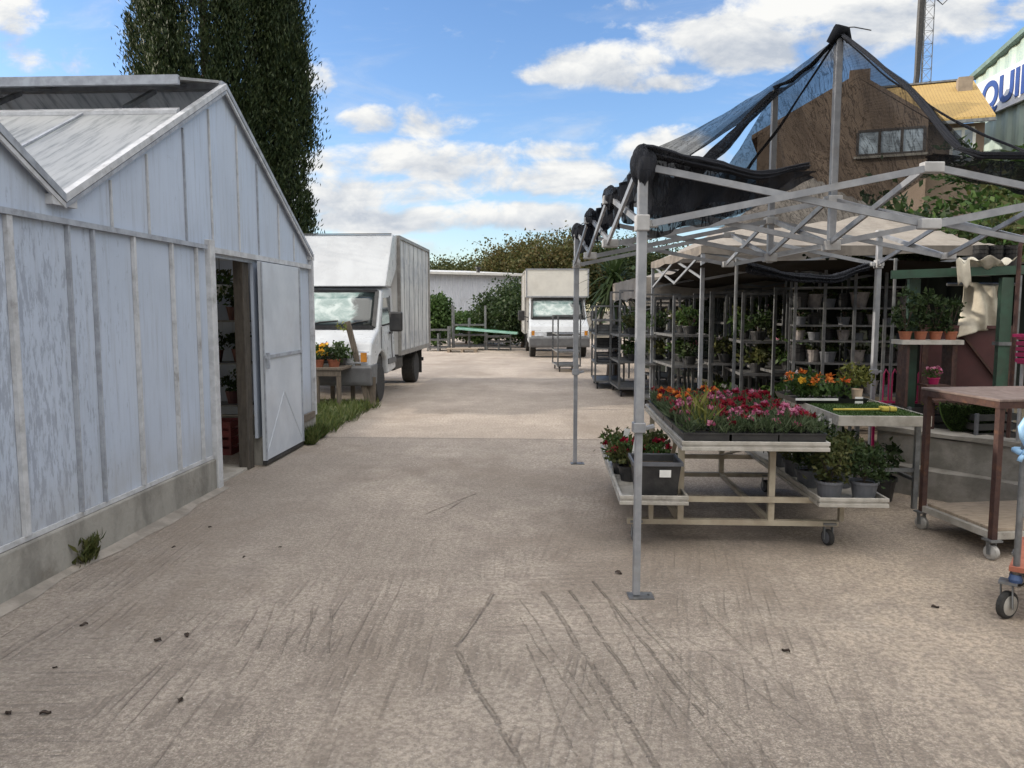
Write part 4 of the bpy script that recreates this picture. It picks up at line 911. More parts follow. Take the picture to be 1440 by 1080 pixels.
for (x, y) in ((0,0),(.85,0),(0,.6),(.85,.6)):
    MB().tube((x,y,.24),(x,y,1.12 if x else .93),.016,12).build('post', galv, wc)
    caster(wc, x-.03, y, .072, trayal, -.5, .20); MB().lathe([(.03,.2),(.033,.215),(.024,.24)], c=(x,y,0), n=14).build('collar', M('blue_collar',(.05,.09,.2),None,9,.5), wc)
MB().bb(-.03,.9,-.03,.63,.26,.285).build('base_board', orangecl, wc)
for z in (.55,.9): MB().tube((0.016,0,z),(.834,0,z),.009,8).build('rail', galv, wc); MB().tube((0,0.016,z),(0,.584,z),.009,8).build('rail', galv, wc)
hz = thing('foam_hose', 'pale blue bent hose tied round the trolley post at the right edge', 'hose', (2.40, 3.98, 0))
MB().path([(.12,-.03,1.17),(.05,-.035,1.12),(-.01,-.04,1.06),(-.04,-.04,1.01),(-.03,-.04,.965),(.0,-.038,.915),(.01,-.035,.87)], [.018,.02,.021,.021,.02,.02,.018], 10).build('hose', bluefoam, hz, smooth=True)
MB().path([(-.035,-.045,.885),(0,-.05,.875),(.035,-.04,.89),(.03,.03,.885),(-.03,.03,.885),(-.036,-.04,.882)], .016, 8).build('wrap', bluefoam, hz, smooth=True)
MB().path([(-.02,-.045,.88),(-.045,-.05,.855),(-.05,-.05,.84)], .012, 8).build('loose_end', bluefoam, hz, smooth=True)
pk = thing('shopping_basket', 'magenta plastic shopping basket on tall stand behind the brown cart', 'basket', D(1486, 520, 5.9)); pk.location.z = 0
m_ = MB(); bz = 1.18
for k in range(5): m_.bb(-.17+.004*(4-k),.17-.004*(4-k),-.25,-.244,bz+k*.045,bz+k*.045+.03).bb(-.17,.17,.244,.25,bz+k*.045,bz+k*.045+.03).bb(-.17,-.164,-.243,.243,bz+k*.045,bz+k*.045+.03).bb(.164,.17,-.243,.243,bz+k*.045,bz+k*.045+.03)
m_.bb(-.16,.16,-.24,.24,bz-.012,bz-.002).bb(-.19,.19,-.27,-.2505,bz+.2,bz+.225).bb(-.19,.19,.2505,.27,bz+.2,bz+.225).bb(-.19,-.171,-.25,.25,bz+.2,bz+.225).bb(.171,.19,-.25,.25,bz+.2,bz+.225)
m_.build('basket', rednet, pk)
m_ = MB()
for k in range(7): m_.bb(-.15+k*.05-.006,-.15+k*.05+.006,-.2505,-.2435,bz-.01,bz+.2); 
m_.build('basket_rib', rednet, pk)
for x in (-.14,.14):
    for y in (-.2,.2): MB().tube((x,y,0.0),(x,y,bz-.012),.014,8).build('leg', alu, pk)
MB().bb(-.13,.13,-.19,.19,.82,.86).build('lower_basket', rednet, pk)
# ------------------------------------------------------------------ low wall and terrace on the right
wa, wb = G(1256,692), G(1440,727); wd = (wb-wa).normalized(); wn = Vector((-wd.y, wd.x, 0))
if wn.y < 0: wn = -wn
lw = thing('retaining_wall', 'low rough concrete retaining wall with a step behind the brown cart', 'wall', wa)
p0 = wa - wd*.25; p1 = wb + wd*4.0
def alongwall(o0, o1, z0, z1, s0=0, s1=0):
    a = p0+wd*s0; b_ = p1+wd*s1; m_ = MB(); n = 24; vs = []; fs = []
    for i in range(n+1):
        p = a.lerp(b_, i/n); j = .006*math.sin(i*2.3)
        q0 = p+wn*(o0+j); q1 = p+wn*o1
        vs += [(q0.x,q0.y,z0),(q0.x,q0.y,z1+.008*math.sin(i*1.7)),(q1.x,q1.y,z1+.004*math.sin(i)),(q1.x,q1.y,z0)]
    for i in range(n):
        for k in range(4): fs.append((i*4+k, i*4+(k+1)%4, i*4+4+(k+1)%4, i*4+4+k))
    fs += [(0,1,2,3),(n*4+3,n*4+2,n*4+1,n*4)]
    return m_.add(vs, fs)
alongwall(0, .16, -.02, .24).build('step', concw, lw, world=True); alongwall(.161, .40, -.02, .50).build('wall_body', concw, lw, world=True); alongwall(.14, .42, .5085, .545).build('coping', concw, lw, world=True)
q0, q1 = p0+wn*.41, p1+wn*.41
o = MB().add([(q0.x,q0.y,.49),(q1.x,q1.y,.49),(14,9,.49),(14,20,.49),(5.2,20,.49),(q0.x+.6,9.6,.49)], [(0,1,2,3,4,5)]).build('terrace', dirt); o['kind'] = 'structure'
TZ = .49
def onT(px, d): p = D(px, 435, d); p.z = TZ; return p
# green steel portal
c0, c1 = onT(1282, 7.2), onT(1411, 6.9)
gp = thing('steel_portal', 'green painted steel portal of two posts and a beam on the terrace', 'portal', c0)
for c in (c0, c1):
    MB().bb(c.x-.03,c.x+.03,c.y-.045,c.y+.045,TZ,1.88).build('post', greensteel, gp, world=True)
    MB().bb(c.x-.05,c.x+.05,c.y-.047,c.y-.0455,TZ,1.88).build('flange', greensteel, gp, world=True)
MB().bar((c0.x-.2,c0.y,1.92),(c1.x+.15,c1.y,1.95),.08,.075).build('beam', greensteel, gp, world=True)
MB().bar((c0.x-.2,c0.y-.05,1.884),(c1.x+.15,c1.y-.05,1.914),.08,.010).build('flange', greensteel, gp, world=True)
MB().bb(c1.x+.07,c1.x+.10,c1.y-.08,c1.y-.05,TZ,1.9).build('drain_pipe', galv, gp, world=True); MB().bb(c1.x-.055,c1.x+.055,c1.y-.06,c1.y+.05,1.28,1.31).build('clamp', galv, gp, world=True)
bp_ = onT(1429, 6.3); rp = thing('rusty_pole', 'thin rusty pole with a bent top at the right edge by the green portal', 'pole', bp_)
MB().path([(0,0,0),(0,0,1.62),(.02,0,1.70),(.08,.0,1.75),(.3,0,1.76)], .017, 8).build('pole_tube', rust, rp); MB().lathe([(.05,0),(.05,.012)], n=10).build('base_plate', rust, rp)
# things on the terrace
tc_ = onT(1379, 7.45); tt = thing('tarpaulin', 'cream tarpaulin draped behind the green steel post', 'tarpaulin', (tc_.x, tc_.y, 0))
def drape(u, v):
    x = -.21+.42*u; z = 1.84-.50*v-.10*v*(1-u)*math.sin(3*v)+.12*v*u
    return (x*(1-.2*(1-v)), .05*math.sin(7*u+3*v)+.03*math.sin(16*u-5*v)-.05*v, z+.02*math.sin(6*u))
MB().grid(22, 22, drape).build('sheet', tarp, tt, smooth=True, solid=.006)
MB().tube((-.3,.06,1.84),(.4,.06,1.84),.015,8).build('support_rail', galv, tt)
pa, pb = onT(1298,7.6), onT(1420,7.4); mp = thing('maroon_bin', 'large maroon board-sided bin standing under the cream tarpaulin', 'bin', pa)
m_ = MB(); 
m_.bar((pa.x,pa.y,.98),(pb.x,pb.y,.98),.06,.92); m_.build('side_board', maroon, mp, world=True); MB().bar((pa.x,pa.y-.05,1.43),(pb.x,pb.y-.05,1.43),.03,.03).build('rim', maroon, mp, world=True)
for f_ in (.02,.36,.97): 
    p = pa.lerp(pb, f_); MB().bb(p.x-.02,p.x+.02,p.y-.075,p.y-.035,TZ,1.42).build('batten', rust, mp, world=True)
p = pa.lerp(pb,.4); q = pa.lerp(pb,.85); MB().bar((p.x,p.y-.05,1.40),(q.x,q.y-.05,.95),.03,.02).build('brace', rust, mp, world=True)
sp = onT(1308,7.0); sh = thing('wall_shelf', 'pale shelf board on brackets between the green posts', 'shelf', (sp.x, sp.y, 0))
MB().bb(-.27,.27,-.09,.14,1.285,1.325).build('board', trayal, sh)
for x in (-.2,.2): MB().bb(x-.012,x+.012,-.06,.13,TZ,1.2845).build('bracket_leg', rust, sh)
for i in range(4):
    pot_thing('potted_plant', 'terracotta pot plant on the pale shelf, ' + ['far left','second from left','third from left','far right'][i], 'potted plant', (sp.x-.2+.135*i, sp.y+.02, 1.325), .055, .075, terra, leaf_dark, 120+i, .11, .20, 14, 18, .05, None, 'terracotta pots on the pale shelf')
gc = onT(1362, 6.75); gd = thing('turf_cushion', 'dark green half-round turf mat hung over the terrace edge', 'turf mat', (gc.x, gc.y-.05, 0))
def disc(u, v):
    a = math.pi*u; r_ = v*.27; return (-.0+r_*1.0*math.cos(a)*1.0, -.10*(1-v*v)-.09, .80-r_*1.12*math.sin(a)-.02*math.cos(2*a))
MB().grid(24, 10, disc).build('turf', matgrass, gd, smooth=True, solid=.03)
a_ = rng.uniform(0,math.pi,5000); v_ = np.sqrt(rng.random(5000)); P = np.stack([v_*.27*np.cos(a_), -.10*(1-v_*v_)-.095, .80-v_*.27*1.12*np.sin(a_)],1)
leafmesh('turf_pile', P, .022, leaf_dark, gd, out=np.array([0,-1.2,.3]), asp=.3)
MB().path([(.27*math.cos(math.pi*i/20)*1.01, -.095, .80-.27*1.13*math.sin(math.pi*i/20)) for i in range(21)], .008, 6).build('rim', leaf_mid, gd)
MB().bb(-.30,.30,-.06,.10,.79,.81).build('support_board', rust, gd)
for x in (-.28,.28): MB().bb(x-.015,x+.015,.0,.03,TZ,.7895).build('support_leg', rust, gd)
for i, (px, d, lb) in enumerate([(1395,6.6,'slatted black crate on the terrace right of the green turf mat'),(1300,7.05,'slatted black crate on the terrace left of the green turf mat')]):
    c = onT(px, d); k_ = thing('crate', lb, 'crate', c, .2, 'black crates on the terrace')
    m_ = MB()
    for z in (.01,.09,.17): m_.bb(-.2,.2,-.14,-.13,z,z+.055).bb(-.2,.2,.13,.14,z,z+.055).bb(-.2,-.19,-.1295,.1295,z,z+.055).bb(.19,.2,-.1295,.1295,z,z+.055)
    m_.bb(-.19,.19,-.1295,.1295,.0,.009); m_.build('crate_body', blackpl, k_)
    [MB().bb(x-.012,x+.012,y-.012,y+.012,0,.235).build('corner_rib', greypl, k_) for x in (-.2,.2) for y in (-.14,.14)]
pp = onT(1318, 6.9); pot_thing('potted_plant', 'small purple-flowered pot plant beside the green turf mat', 'potted plant', (pp.x, pp.y, .929), .05, .06, rednet, leaf_mid, 140, .06, .05, 8, 12, .03, (pet_pink, 6, .03))
MBs = thing('pot_stand', 'narrow rusty stand carrying the small purple-flowered pot', 'stand', (pp.x, pp.y, TZ)); MB().bb(-.1,.1,-.1,.1,.42,.438).build('top', rust, MBs); MB().bb(-.015,.015,-.015,.015,0,.42).build('leg', rust, MBs)
# magenta folding racks
mg = D(1262, 600, 7.7); fr = thing('chair_rack', 'magenta metal wire chairs folded in a row behind the turf table', 'chair', (mg.x, mg.y, 0))
m_ = MB()
for k in range(5):
    x = -.16+.085*k; m_.path([(x,0,.35),(x+.01,.02,.95),(x+.03,.02,1.0),(x+.06,.02,.95),(x+.06,0,.35)], .008, 6)
m_.build('wire_back', rednet, fr); MB().bb(-.2,.26,-.02,.02,.66,.68).bb(-.2,.26,-.02,.02,.40,.42).build('cross_rail', rednet, fr)
for x in (-.18,.24): MB().bb(x-.012,x+.012,-.15,-.13,0,.66).bb(x-.012,x+.012,.13,.15,0,.5).build('leg', rednet, fr)
MB().bb(-.2,.26,-.16,.16,.48,.5).build('seat', rednet, fr)
yp = D(1301, 600, 7.0); pot_thing('potted_plant', 'lime green pot plant at the foot of the green portal post', 'potted plant', (yp.x+.0, yp.y, TZ), .07, .1, yellow, leaf_yel, 141, .09, .07, 8, 12, .04)

# ------------------------------------------------------------------ canopies behind
def canopy(label, px, d, Wd, Ln, ze, zp, legs=True, val=.22, seed=0):
    c = D(px, 435, d); t = thing('market_canopy', label, 'canopy', (c.x, c.y, 0), R(3), 'white canopies behind the pavilion')
    def cz(x, y):
        k = max(abs(2*x/Wd-1), abs(2*y/Ln-1)); return ze+(zp-ze)*(1-k)**1.15 - .05*math.sin(math.pi*k)+.012*math.sin(9*x+seed)*math.sin(8*y)
    MB().grid(36, 36, lambda u, v: (Wd*u, Ln*v, cz(Wd*u, Ln*v))).build('canopy_roof', canvas, t, smooth=True)
    vm = MB()
    for (a, b_) in (((0,0),(Wd,0)),((Wd,0),(Wd,Ln)),((Wd,Ln),(0,Ln)),((0,Ln),(0,0))):
        vm.grid(24, 3, lambda u, v, a=a, b_=b_: (a[0]+(b_[0]-a[0])*u, a[1]+(b_[1]-a[1])*u, ze-v*(val+.03*abs(math.sin(u*9))) ))
    vm.build('valance', canvas if seed else M('dull_valance',(.20,.175,.15),(.12,.105,.09),5,.9), t)
    for (x, y) in ((.03,.03),(Wd-.03,.03),(.03,Ln-.03),(Wd-.03,Ln-.03)):
        MB().bb(x-.022,x+.022,y-.022,y+.022,0,ze-.01).build('leg', frame_m, t)
    for y in (.03, Ln-.03):
        for i in range(2):
            a, b_ = .05+(Wd-.1)*i/2, .05+(Wd-.1)*(i+1)/2
            MB().bar((a,y,ze-.08),(b_,y,ze-.4),.015,.03).build('truss_bar', frame_m, t); MB().bar((a,y+.02,ze-.4),(b_,y+.02,ze-.08),.015,.03).build('truss_bar', frame_m, t)
    for x in (.03, Wd-.03):
        for i in range(2):
            a, b_ = .05+(Ln-.1)*i/2, .05+(Ln-.1)*(i+1)/2
            MB().bar((x,a,ze-.08),(x,b_,ze-.4),.015,.03).build('truss_bar', frame_m, t); MB().bar((x+.02,a,ze-.4),(x+.02,b_,ze-.08),.015,.03).build('truss_bar', frame_m, t)
    return t
canopy('tall pale peaked canopy standing right behind the bare pavilion frame', 984, 9.3, 3.6, 3.3, 2.36, 3.50, val=.09)
canopy('lower white canopy standing behind the tall peaked one, left of it', 900, 13.3, 4.6, 3.6, 2.15, 2.95, val=.34, seed=2)
canopy('farthest white canopy, lowest of the three behind the pavilion', 884, 17.8, 4.8, 3.2, 1.95, 2.65, val=.25, seed=4)

# ------------------------------------------------------------------ plant trolleys (roll containers) under the canopies
galv_d = M('shaded_weathered_steel', (.15,.155,.16), (.09,.095,.10), 12, .6, .4, dirt=.5)  # weathered steel, colour also darkened for the deep shade under the canopies
def trolley(label, loc, rz, h, shelves, W_=.57, L_=1.3):
    t = thing('plant_trolley', label, 'trolley', loc, rz, 'metal plant trolleys under the canopies')
    for x in (0, W_):
        for y in (0, L_): MB().bb(x-.018,x+.018,y-.018,y+.018,.14,h).build('post', galv_d, t)
    for z in shelves:
        m_ = MB().bb(0,W_,-.012,.012,z,z+.035).bb(0,W_,L_-.012,L_+.012,z,z+.035).bb(-.012,.012,.0125,L_-.0125,z,z+.035).bb(W_-.012,W_+.012,.0125,L_-.0125,z,z+.035).bb(.0125,W_-.0125,.0125,L_-.0125,z+.015,z+.022)
        m_.build('shelf', alu_d, t)
    [MB().bb(.02,W_-.02,y-.01,y+.01,h-.03,h).build('top_rail', galv_d, t) for y in (0, L_)]
    for x in (.05, W_-.05):
        for y in (.08, L_-.08): MB().lathe([(.02,-.016),(.055,-.016),(.06,0),(.055,.016),(.02,.016)], c=(x,y,.06), n=14, M=Matrix.Rotation(math.pi/2,3,'Y')).bb(x-.025,x+.025,y-.025,y+.025,.11,.139).build('caster', rubber, t)
    return t
trs = [(838,15.4,0,1.68,(.14,.5,.8,1.08,1.36),'loaded metal plant trolley nearest the yard, left of the pavilion posts'),
       (872,14.0,.05,1.95,(.14,.62,1.1),'tall metal plant trolley just left of the front pavilion leg'),
       (905,12.4,-.05,1.85,(.14,.7,1.15),'metal plant trolley just right of the front pavilion leg'),
       (948,11.2,.08,1.80,(.14,.75,1.2),'metal plant trolley behind the orange flowers of the bench'),
       (1000,11.0,0,1.85,(.14,.8),'metal plant trolley between the two tent legs, on the left'),
       (1045,10.2,-.06,1.82,(.14,.72,1.15),'metal plant trolley between the two tent legs, in the middle'),
       (1090,9.9,.05,1.88,(.14,.78),'metal plant trolley between the two tent legs, on the right'),
       (785,19.6,.1,1.45,(.14,.5,.95),'small dark trolley parked before the far box truck'),
       (925,16.2,.1,1.75,(.14,.6,1.1),'empty metal trolley deepest under the white canopies'),
       (965,13.6,.06,1.92,(.14,.5,1.0,1.4),'four-tier metal trolley in the second row, behind the orange flowers'),
       (1020,12.9,-.04,1.95,(.14,.45,.95,1.35),'four-tier metal trolley in the second row, left of the middle'),
       (1068,12.2,.07,1.90,(.14,.5,1.0,1.4),'four-tier metal trolley in the second row, right of the middle'),
       (1112,11.4,-.05,1.93,(.14,.45,.95,1.35),'four-tier metal trolley in the second row, next to the shelf rack')]
sides = ['top shelf','middle shelf','bottom shelf']
tn = ['nearest the yard','left of the front leg','right of the front leg','behind the orange flowers','on the left between the tent legs','in the middle between the tent legs','on the right between the tent legs',None,None,'in row two behind orange flowers','in row two, left of middle','in row two, right of middle','in row two beside the rack']
for i, (px, d, rz, h, shv, lb) in enumerate(trs):
    c = D(px, 435, d); trolley(lb, (c.x, c.y, 0), rz, h, shv)
    if i in (7, 8): continue
    for j, z in enumerate(shv[-2:] if i else shv[1:4]):
        if i == 0:
            k_ = thing('crate', 'grey stacked pot crate, %s on the trolley nearest the yard' % ['lowest','middle','highest'][j], 'crate', (c.x+.28, c.y+.55, z+.036), 0, 'crates on the loaded trolley')
            m_ = MB()
            for q in range(3): m_.bb(-.24,.24,-.4,-.39,.005+q*.06,.045+q*.06).bb(-.24,.24,.39,.4,.005+q*.06,.045+q*.06).bb(-.24,-.23,-.3895,.3895,.005+q*.06,.045+q*.06).bb(.23,.24,-.3895,.3895,.005+q*.06,.045+q*.06)
            m_.bb(-.23,.23,-.3895,.3895,0,.004); m_.build('crate_body', [greypl,blackpl,galv][j%3], k_); [MB().bb(x-.013,x+.013,y-.013,y+.013,0,.18).build('corner_rib', blackpl, k_) for x in (-.24,.24) for y in (-.4,.4)]
        else:
            sh_ = ['lower','upper'][j] if i not in (4,6) else ['bottom','upper'][j]
            for s in range(2):
                pot_thing('potted_plant', '%s plant, %s shelf of trolley %s' % (['front','rear'][s], sh_, tn[i]), 'potted plant', (c.x+.28, c.y+.28+.65*s, z+.036), .11, .12, blackpl, [leaf_dark,leaf_mid,leaf_olive][(i+j+s)%3], 200+i*8+j*2+s, .2, .13, 12, 16, .08, [(pet_white,8,.05),None,None,(pet_pink,6,.05)][(i+s)%4], 'plants on the trolleys')
# flat dark net added under the canopies to darken the racks below
sr = thing('shade_net', 'flat dark net added low under the pale canopies to darken the plant racks', 'net', (4.0, 10.5, 2.1))
MB().grid(60, 50, lambda u, v: (-2.25+5.1*u, -2.2+6.4*v, .03*math.sin(9*u+4*v)+.02*math.sin(23*v-11*u)-.10*math.sin(math.pi*((u*3)%1))*math.sin(math.pi*((v*3)%1)))).build('added_shade_sheet', netmat('brown_black_net', .98, (.028,.024,.02), .15), sr, smooth=True)
for i in range(4):
    for j in range(2): MB().tube((-2.05+4.9*i/3, -2.2+5.6*j, -2.1), (-2.05+4.9*i/3, -2.2+5.6*j, .03), .018, 8).build('pole', galv_d, sr)
# dark shelving behind the turf table
s0 = D(1118, 435, 9.0); s1 = D(1288, 435, 8.7); ang = math.atan2(s1.y-s0.y, s1.x-s0.x); SL = (s1-s0).length
rk2 = thing('shelf_rack', 'long dark metal shelf rack full of pots behind the turf table', 'rack', (s0.x, s0.y, 0), ang)
lev = [.62,.98,1.24,1.42,1.62,1.86]
for z in lev: MB().bb(0,SL,0,.4,z-.02,z).build('shelf', alu_d, rk2)
for f_ in (0,.25,.5,.75,1): MB().bb(SL*f_-.016,SL*f_+.016,-.034,-.002,0,2.05).build('post', galv_d, rk2); MB().bb(SL*f_-.016,SL*f_+.016,.402,.434,0,2.05).build('post', galv_d, rk2)
Mr = Matrix.Rotation(ang, 4, 'Z'); proto = {}
ln_ = ['bottom','second','third','fourth','fifth','top']
for j, z in enumerate(lev[:5]):
    for i in range(8):
        if (i*3+j*5) % 7 == 0: continue
        p = Mr @ Vector((SL*(i+.5)/8, .2+rnd.uniform(-.05,.05), 0)) + Vector((s0.x, s0.y, z)); kind = (i+j) % 3
        lb = '%s on the %s shelf of the dark rack' % (['grey nursery pot with dry leaves','stack of dark empty pots','pale wrapped pot'][kind], ln_[j])
        if kind not in proto:
            if kind == 0: t = pot_thing('potted_plant', lb, 'pot', p, .07, .09, greypl, leaf_dark, 300, .07, .05, 8, 10, .04)
            elif kind == 1:
                t = thing('pot_stack', lb, 'pot', p); [MB().lathe([(.055,.0+.03*q),(.07,.08+.03*q),(.075,.08+.03*q),(.066,.075+.03*q)], n=14).build('pot', blackpl, t) for q in range(3)]
            else:
                t = thing('potted_plant', lb, 'pot', p); MB().lathe([(.05,0),(.07,.1),(.078,.12),(.06,.1)], n=14).build('wrapped_pot', M('pale_wrap',(.30,.27,.25),(.18,.16,.16),20,.6), t); leafmesh('foliage', clumps((0,0,.13),(.05,.05,.03),6,10,.02,seed=5), .04, leaf_olive, t)
            proto[kind] = t
        else: t = dup(proto[kind], p, rnd.uniform(0,6), lb, rnd.uniform(1.1,1.5) if z not in (1.24,1.42) else rnd.uniform(.9,1.05))
        t['group'] = ['grey nursery pots','dark pot stacks','pale wrapped pots'][kind] + ' on the %s shelf of the dark rack' % ln_[j]

sc_ = onT(1383, 6.95); t = thing('plastic_sheet', 'torn white plastic sheet scraps draped on top of the green portal beam', 'plastic sheet', (sc_.x, sc_.y, 1.98))
def scrap(u, v, s=0): return (-.22+.46*u, -.06+.14*v+.03*math.sin(9*u+s), .02+.06*abs(math.sin(4*u+2*v+s))+.025*math.sin(17*u-7*v)*math.sin(5*u)-.07*v*abs(math.sin(3*u)))
MB().grid(22, 8, scrap).build('sheet', tarp, t, smooth=True, solid=.003)
MB().grid(10, 6, lambda u, v: (-.30+.12*u+.03*v, -.07-.01*math.sin(5*u), .05-.22*v+.03*math.sin(8*u))).build('torn_strip', tarp, t, smooth=True, solid=.003)
for i in range(3):
    c = onT(1395+22*i, 7.1); t = thing('pot_stack', ['stack of black pots stored above the portal beam, left one','stack of black pots stored above the portal beam, middle one','stack of black pots stored above the portal beam, right one'][i], 'pot', (c.x, c.y+.25, 1.99), 0, 'pot stacks above the portal')
    [MB().lathe([(.05,.04*q),(.065,.09+.04*q),(.07,.09+.04*q),(.06,.085+.04*q)], n=14).build('pot', blackpl, t) for q in range(4)]
b_ = onT(1400, 7.2); t = thing('board', 'long rusty board lying across the top of the green portal', 'board', (b_.x, b_.y+.2, 1.955)); MB().bb(-.4,.5,-.15,.15,0,.03).build('plank', rust, t); MB().bb(-.4,.5,-.16,-.1505,-.02,.04).build('edge_strip', galv, t)
# ------------------------------------------------------------------ dark sheets added as the deep shade behind the stalls, and planting
def dark_backing(label, a, b_, h, z0=0):
    t = thing('added_dark_screen', label, 'screen', (a.x, a.y, 0)); n = 5; d = b_-a
    for i in range(n+1):
        p = a+d*(i/n); MB().tube((p.x,p.y,z0),(p.x,p.y,h+.03),.025,8).build('post', galv, t, world=True)
    MB().grid(60, 6, lambda u, v: (a.x+d.x*u+.03*math.sin(u*40), a.y+d.y*u-.045+.02*math.sin(u*55+2*v), z0+.05+(h-z0-.05)*v-.04*math.sin(math.pi*((u*n)%1))*v)).build('dark_sheet', netmat('screen_cloth_'+str(int(h*10)), .97, (.02,.023,.02), .1), t, world=True, smooth=True)
dark_backing('long dark screen added behind the plant trolleys as their deep shade', D(905,435,20.5), D(1150,435,13.2), 2.0)
dark_backing('dark screen added behind the shelf rack as its deep shade', D(1105,435,11.9), D(1330,435,9.8), 2.15)
dark_backing('dark screen added at the back of the terrace as deep shade', D(1285,435,8.9), D(1480,435,8.5), 2.0, TZ)

def tree(label, x, y, h, rad, lf, seed, zc=None, n=60, per=60, ls=.28, group=None, name='tree', cat='tree', th=None, cr=None):
    t = thing(name, label, cat, (x, y, 0), 0, group); zc = zc or h-rad[2]
    g = np.random.default_rng(seed); tr = MB().path([(0,0,0),(.05,0,zc*.4),(0,.05,zc)], [.05*h**.6,.04*h**.6,.025*h**.6], 9)
    for i in range(6):
        a = g.uniform(0,6.28); tr.path([(0,0,zc*.55),(math.cos(a)*rad[0]*.35,math.sin(a)*rad[1]*.35,zc),(math.cos(a)*rad[0]*.7,math.sin(a)*rad[1]*.7,zc+rad[2]*.4)], [.025*h**.5,.015*h**.5,.006*h**.5], 6)
    tr.build('trunk', bark, t)
    leafmesh('crown', clumps((0,0,zc), rad, n, per, cr or min(rad)*.24, shell=.45, zmin=th or .1, seed=seed), ls, lf, t, asp=.6, seed=seed); return t
# far line of trees
g = np.random.default_rng(12)
far = [(560,64,6.0,4.2,leaf_olive),(600,66,6.6,3.6,leaf_olive),(632,62,6.2,3.4,leaf_olive),(662,70,6.9,3.6,leaf_mid),(692,66,7.0,3.6,leaf_olive),(722,58,7.3,3.4,leaf_autumn),(752,60,8.0,3.6,leaf_autumn),(784,56,8.4,3.6,leaf_autumn),(812,60,8.6,3.6,leaf_olive),(845,58,8.0,3.8,leaf_dark),(885,60,8.2,4.2,leaf_olive),(930,62,7.8,4.4,leaf_dark)]
fl = ['olive tree at the far left end of the tree line, behind the truck','pale olive crown just right of the near truck roof','olive crown above the left part of the far shed','low green crown in the middle above the far shed','olive crown above the right end of the far shed','autumn-tinged crown above the gap beside the far shed','autumn-brown crown left of the far truck','tall autumn-brown crown right above the far truck','tall olive crown right of the far truck roof','dark crown behind the yucca','olive crown behind the farthest canopy','dark crown at the right end of the far tree line']
for i, (px, d, h, r_, lf) in enumerate(far):
    h *= .83; c = D(px, 435, d); tree(fl[i], c.x, c.y, h, (r_, r_*.8, h*.36), lf, 30+i, n=110, per=120, ls=.22, group='trees of the far tree line', cr=.6)
# bushes near the racks
for i, (px, d, h, r_, lf, lb) in enumerate([(612,33,2.4,.65,leaf_mid,'green bush just right of the near truck, before the far shed'),(716,35,3.0,1.25,leaf_dark,'large dark bush at the right end of the far shed'),(735,32.5,2.7,1.1,leaf_dark,'dark bush right beside the far truck'),(655,36,1.55,1.6,leaf_mid,'low green bush in front of the far shed'),(684,35.5,1.6,.8,leaf_mid,'small bush between the low one and the large dark one')]):
    c = D(px, 435, d); tree(lb, c.x, c.y, h, (r_, r_, h*.46), lf, 50+i, zc=h*.52, n=70, per=95, ls=.15, group='bushes in front of the far shed', name='bush', cat='bush')
# planting behind the stalls
for i, (px, d, h, r_, lf, lb) in enumerate([(1272,10.8,3.1,.9,leaf_dark,'dark shrub showing under the pavilion truss, left of the green portal'),(1345,10.6,3.2,.95,leaf_mid,'green shrub tree above the green portal beam'),(1415,10.9,3.5,1.0,leaf_olive,'olive shrub tree above the net at the right edge'),(1205,12.2,2.5,.9,leaf_dark,'dark shrub behind the shelf rack'),
        (1000,22,2.4,1.4,leaf_dark,'dark shrub behind the added dark screen at its left half'),(1060,20,2.4,1.3,leaf_dark,'dark shrub behind the added dark screen at its middle'),(1130,17,2.5,1.2,leaf_dark,'dark shrub behind the added dark screen at its right half'),(940,24,2.6,1.5,leaf_dark,'dark shrub behind the farthest canopy')]):
    c = D(px, 435, d); tree(lb, c.x, c.y, h, (r_, r_, h*.42), lf, 70+i, zc=h*.56, n=60, per=60, ls=.13 if d < 13 else .2, group='shrubs behind the stalls', name='shrub', cat='shrub')
# sumac with feathered leaves against the mint wall
c = D(1392, 435, 13.8); t = thing('sumac_tree', 'sumac with long feathered leaves rising in front of the mint green hall', 'tree', (c.x, c.y, 0))
MB().path([(0,0,0),(.05,0,2),(-.05,0,3.9)], [.09,.07,.03], 8).build('trunk', bark, t); P = []; O = []
g = np.random.default_rng(4)
for i in range(46):
    a = g.uniform(0,6.28); el = g.uniform(-.1,.95); z0 = g.uniform(3.2,4.3); d = np.array([math.cos(a)*math.cos(el), math.sin(a)*math.cos(el), math.sin(el)]); L = g.uniform(.6,1.05); s = np.cross(d, [0,0,1]); s /= np.linalg.norm(s)
    b0 = np.array([math.cos(a)*.25, math.sin(a)*.25, z0])
    for k in range(14):
        for q in (-1,1): P.append(b0+d*L*(k+1)/14+np.array([0,0,-.25*((k+1)/14)**2])); O.append(s*q*1.6+d*.6)
P = np.array(P); O = np.array(O)*2; leafmesh('crown', P, .17, leaf_mid, t, asp=.28, out=O)
c = D(1450, 435, 13.2); tree('rounded green shrub at the right edge in front of the mint green hall', c.x, c.y, 4.0, (1.2,1.1,1.0), leaf_mid, 99, n=60, per=60, ls=.13, name='shrub', cat='shrub')
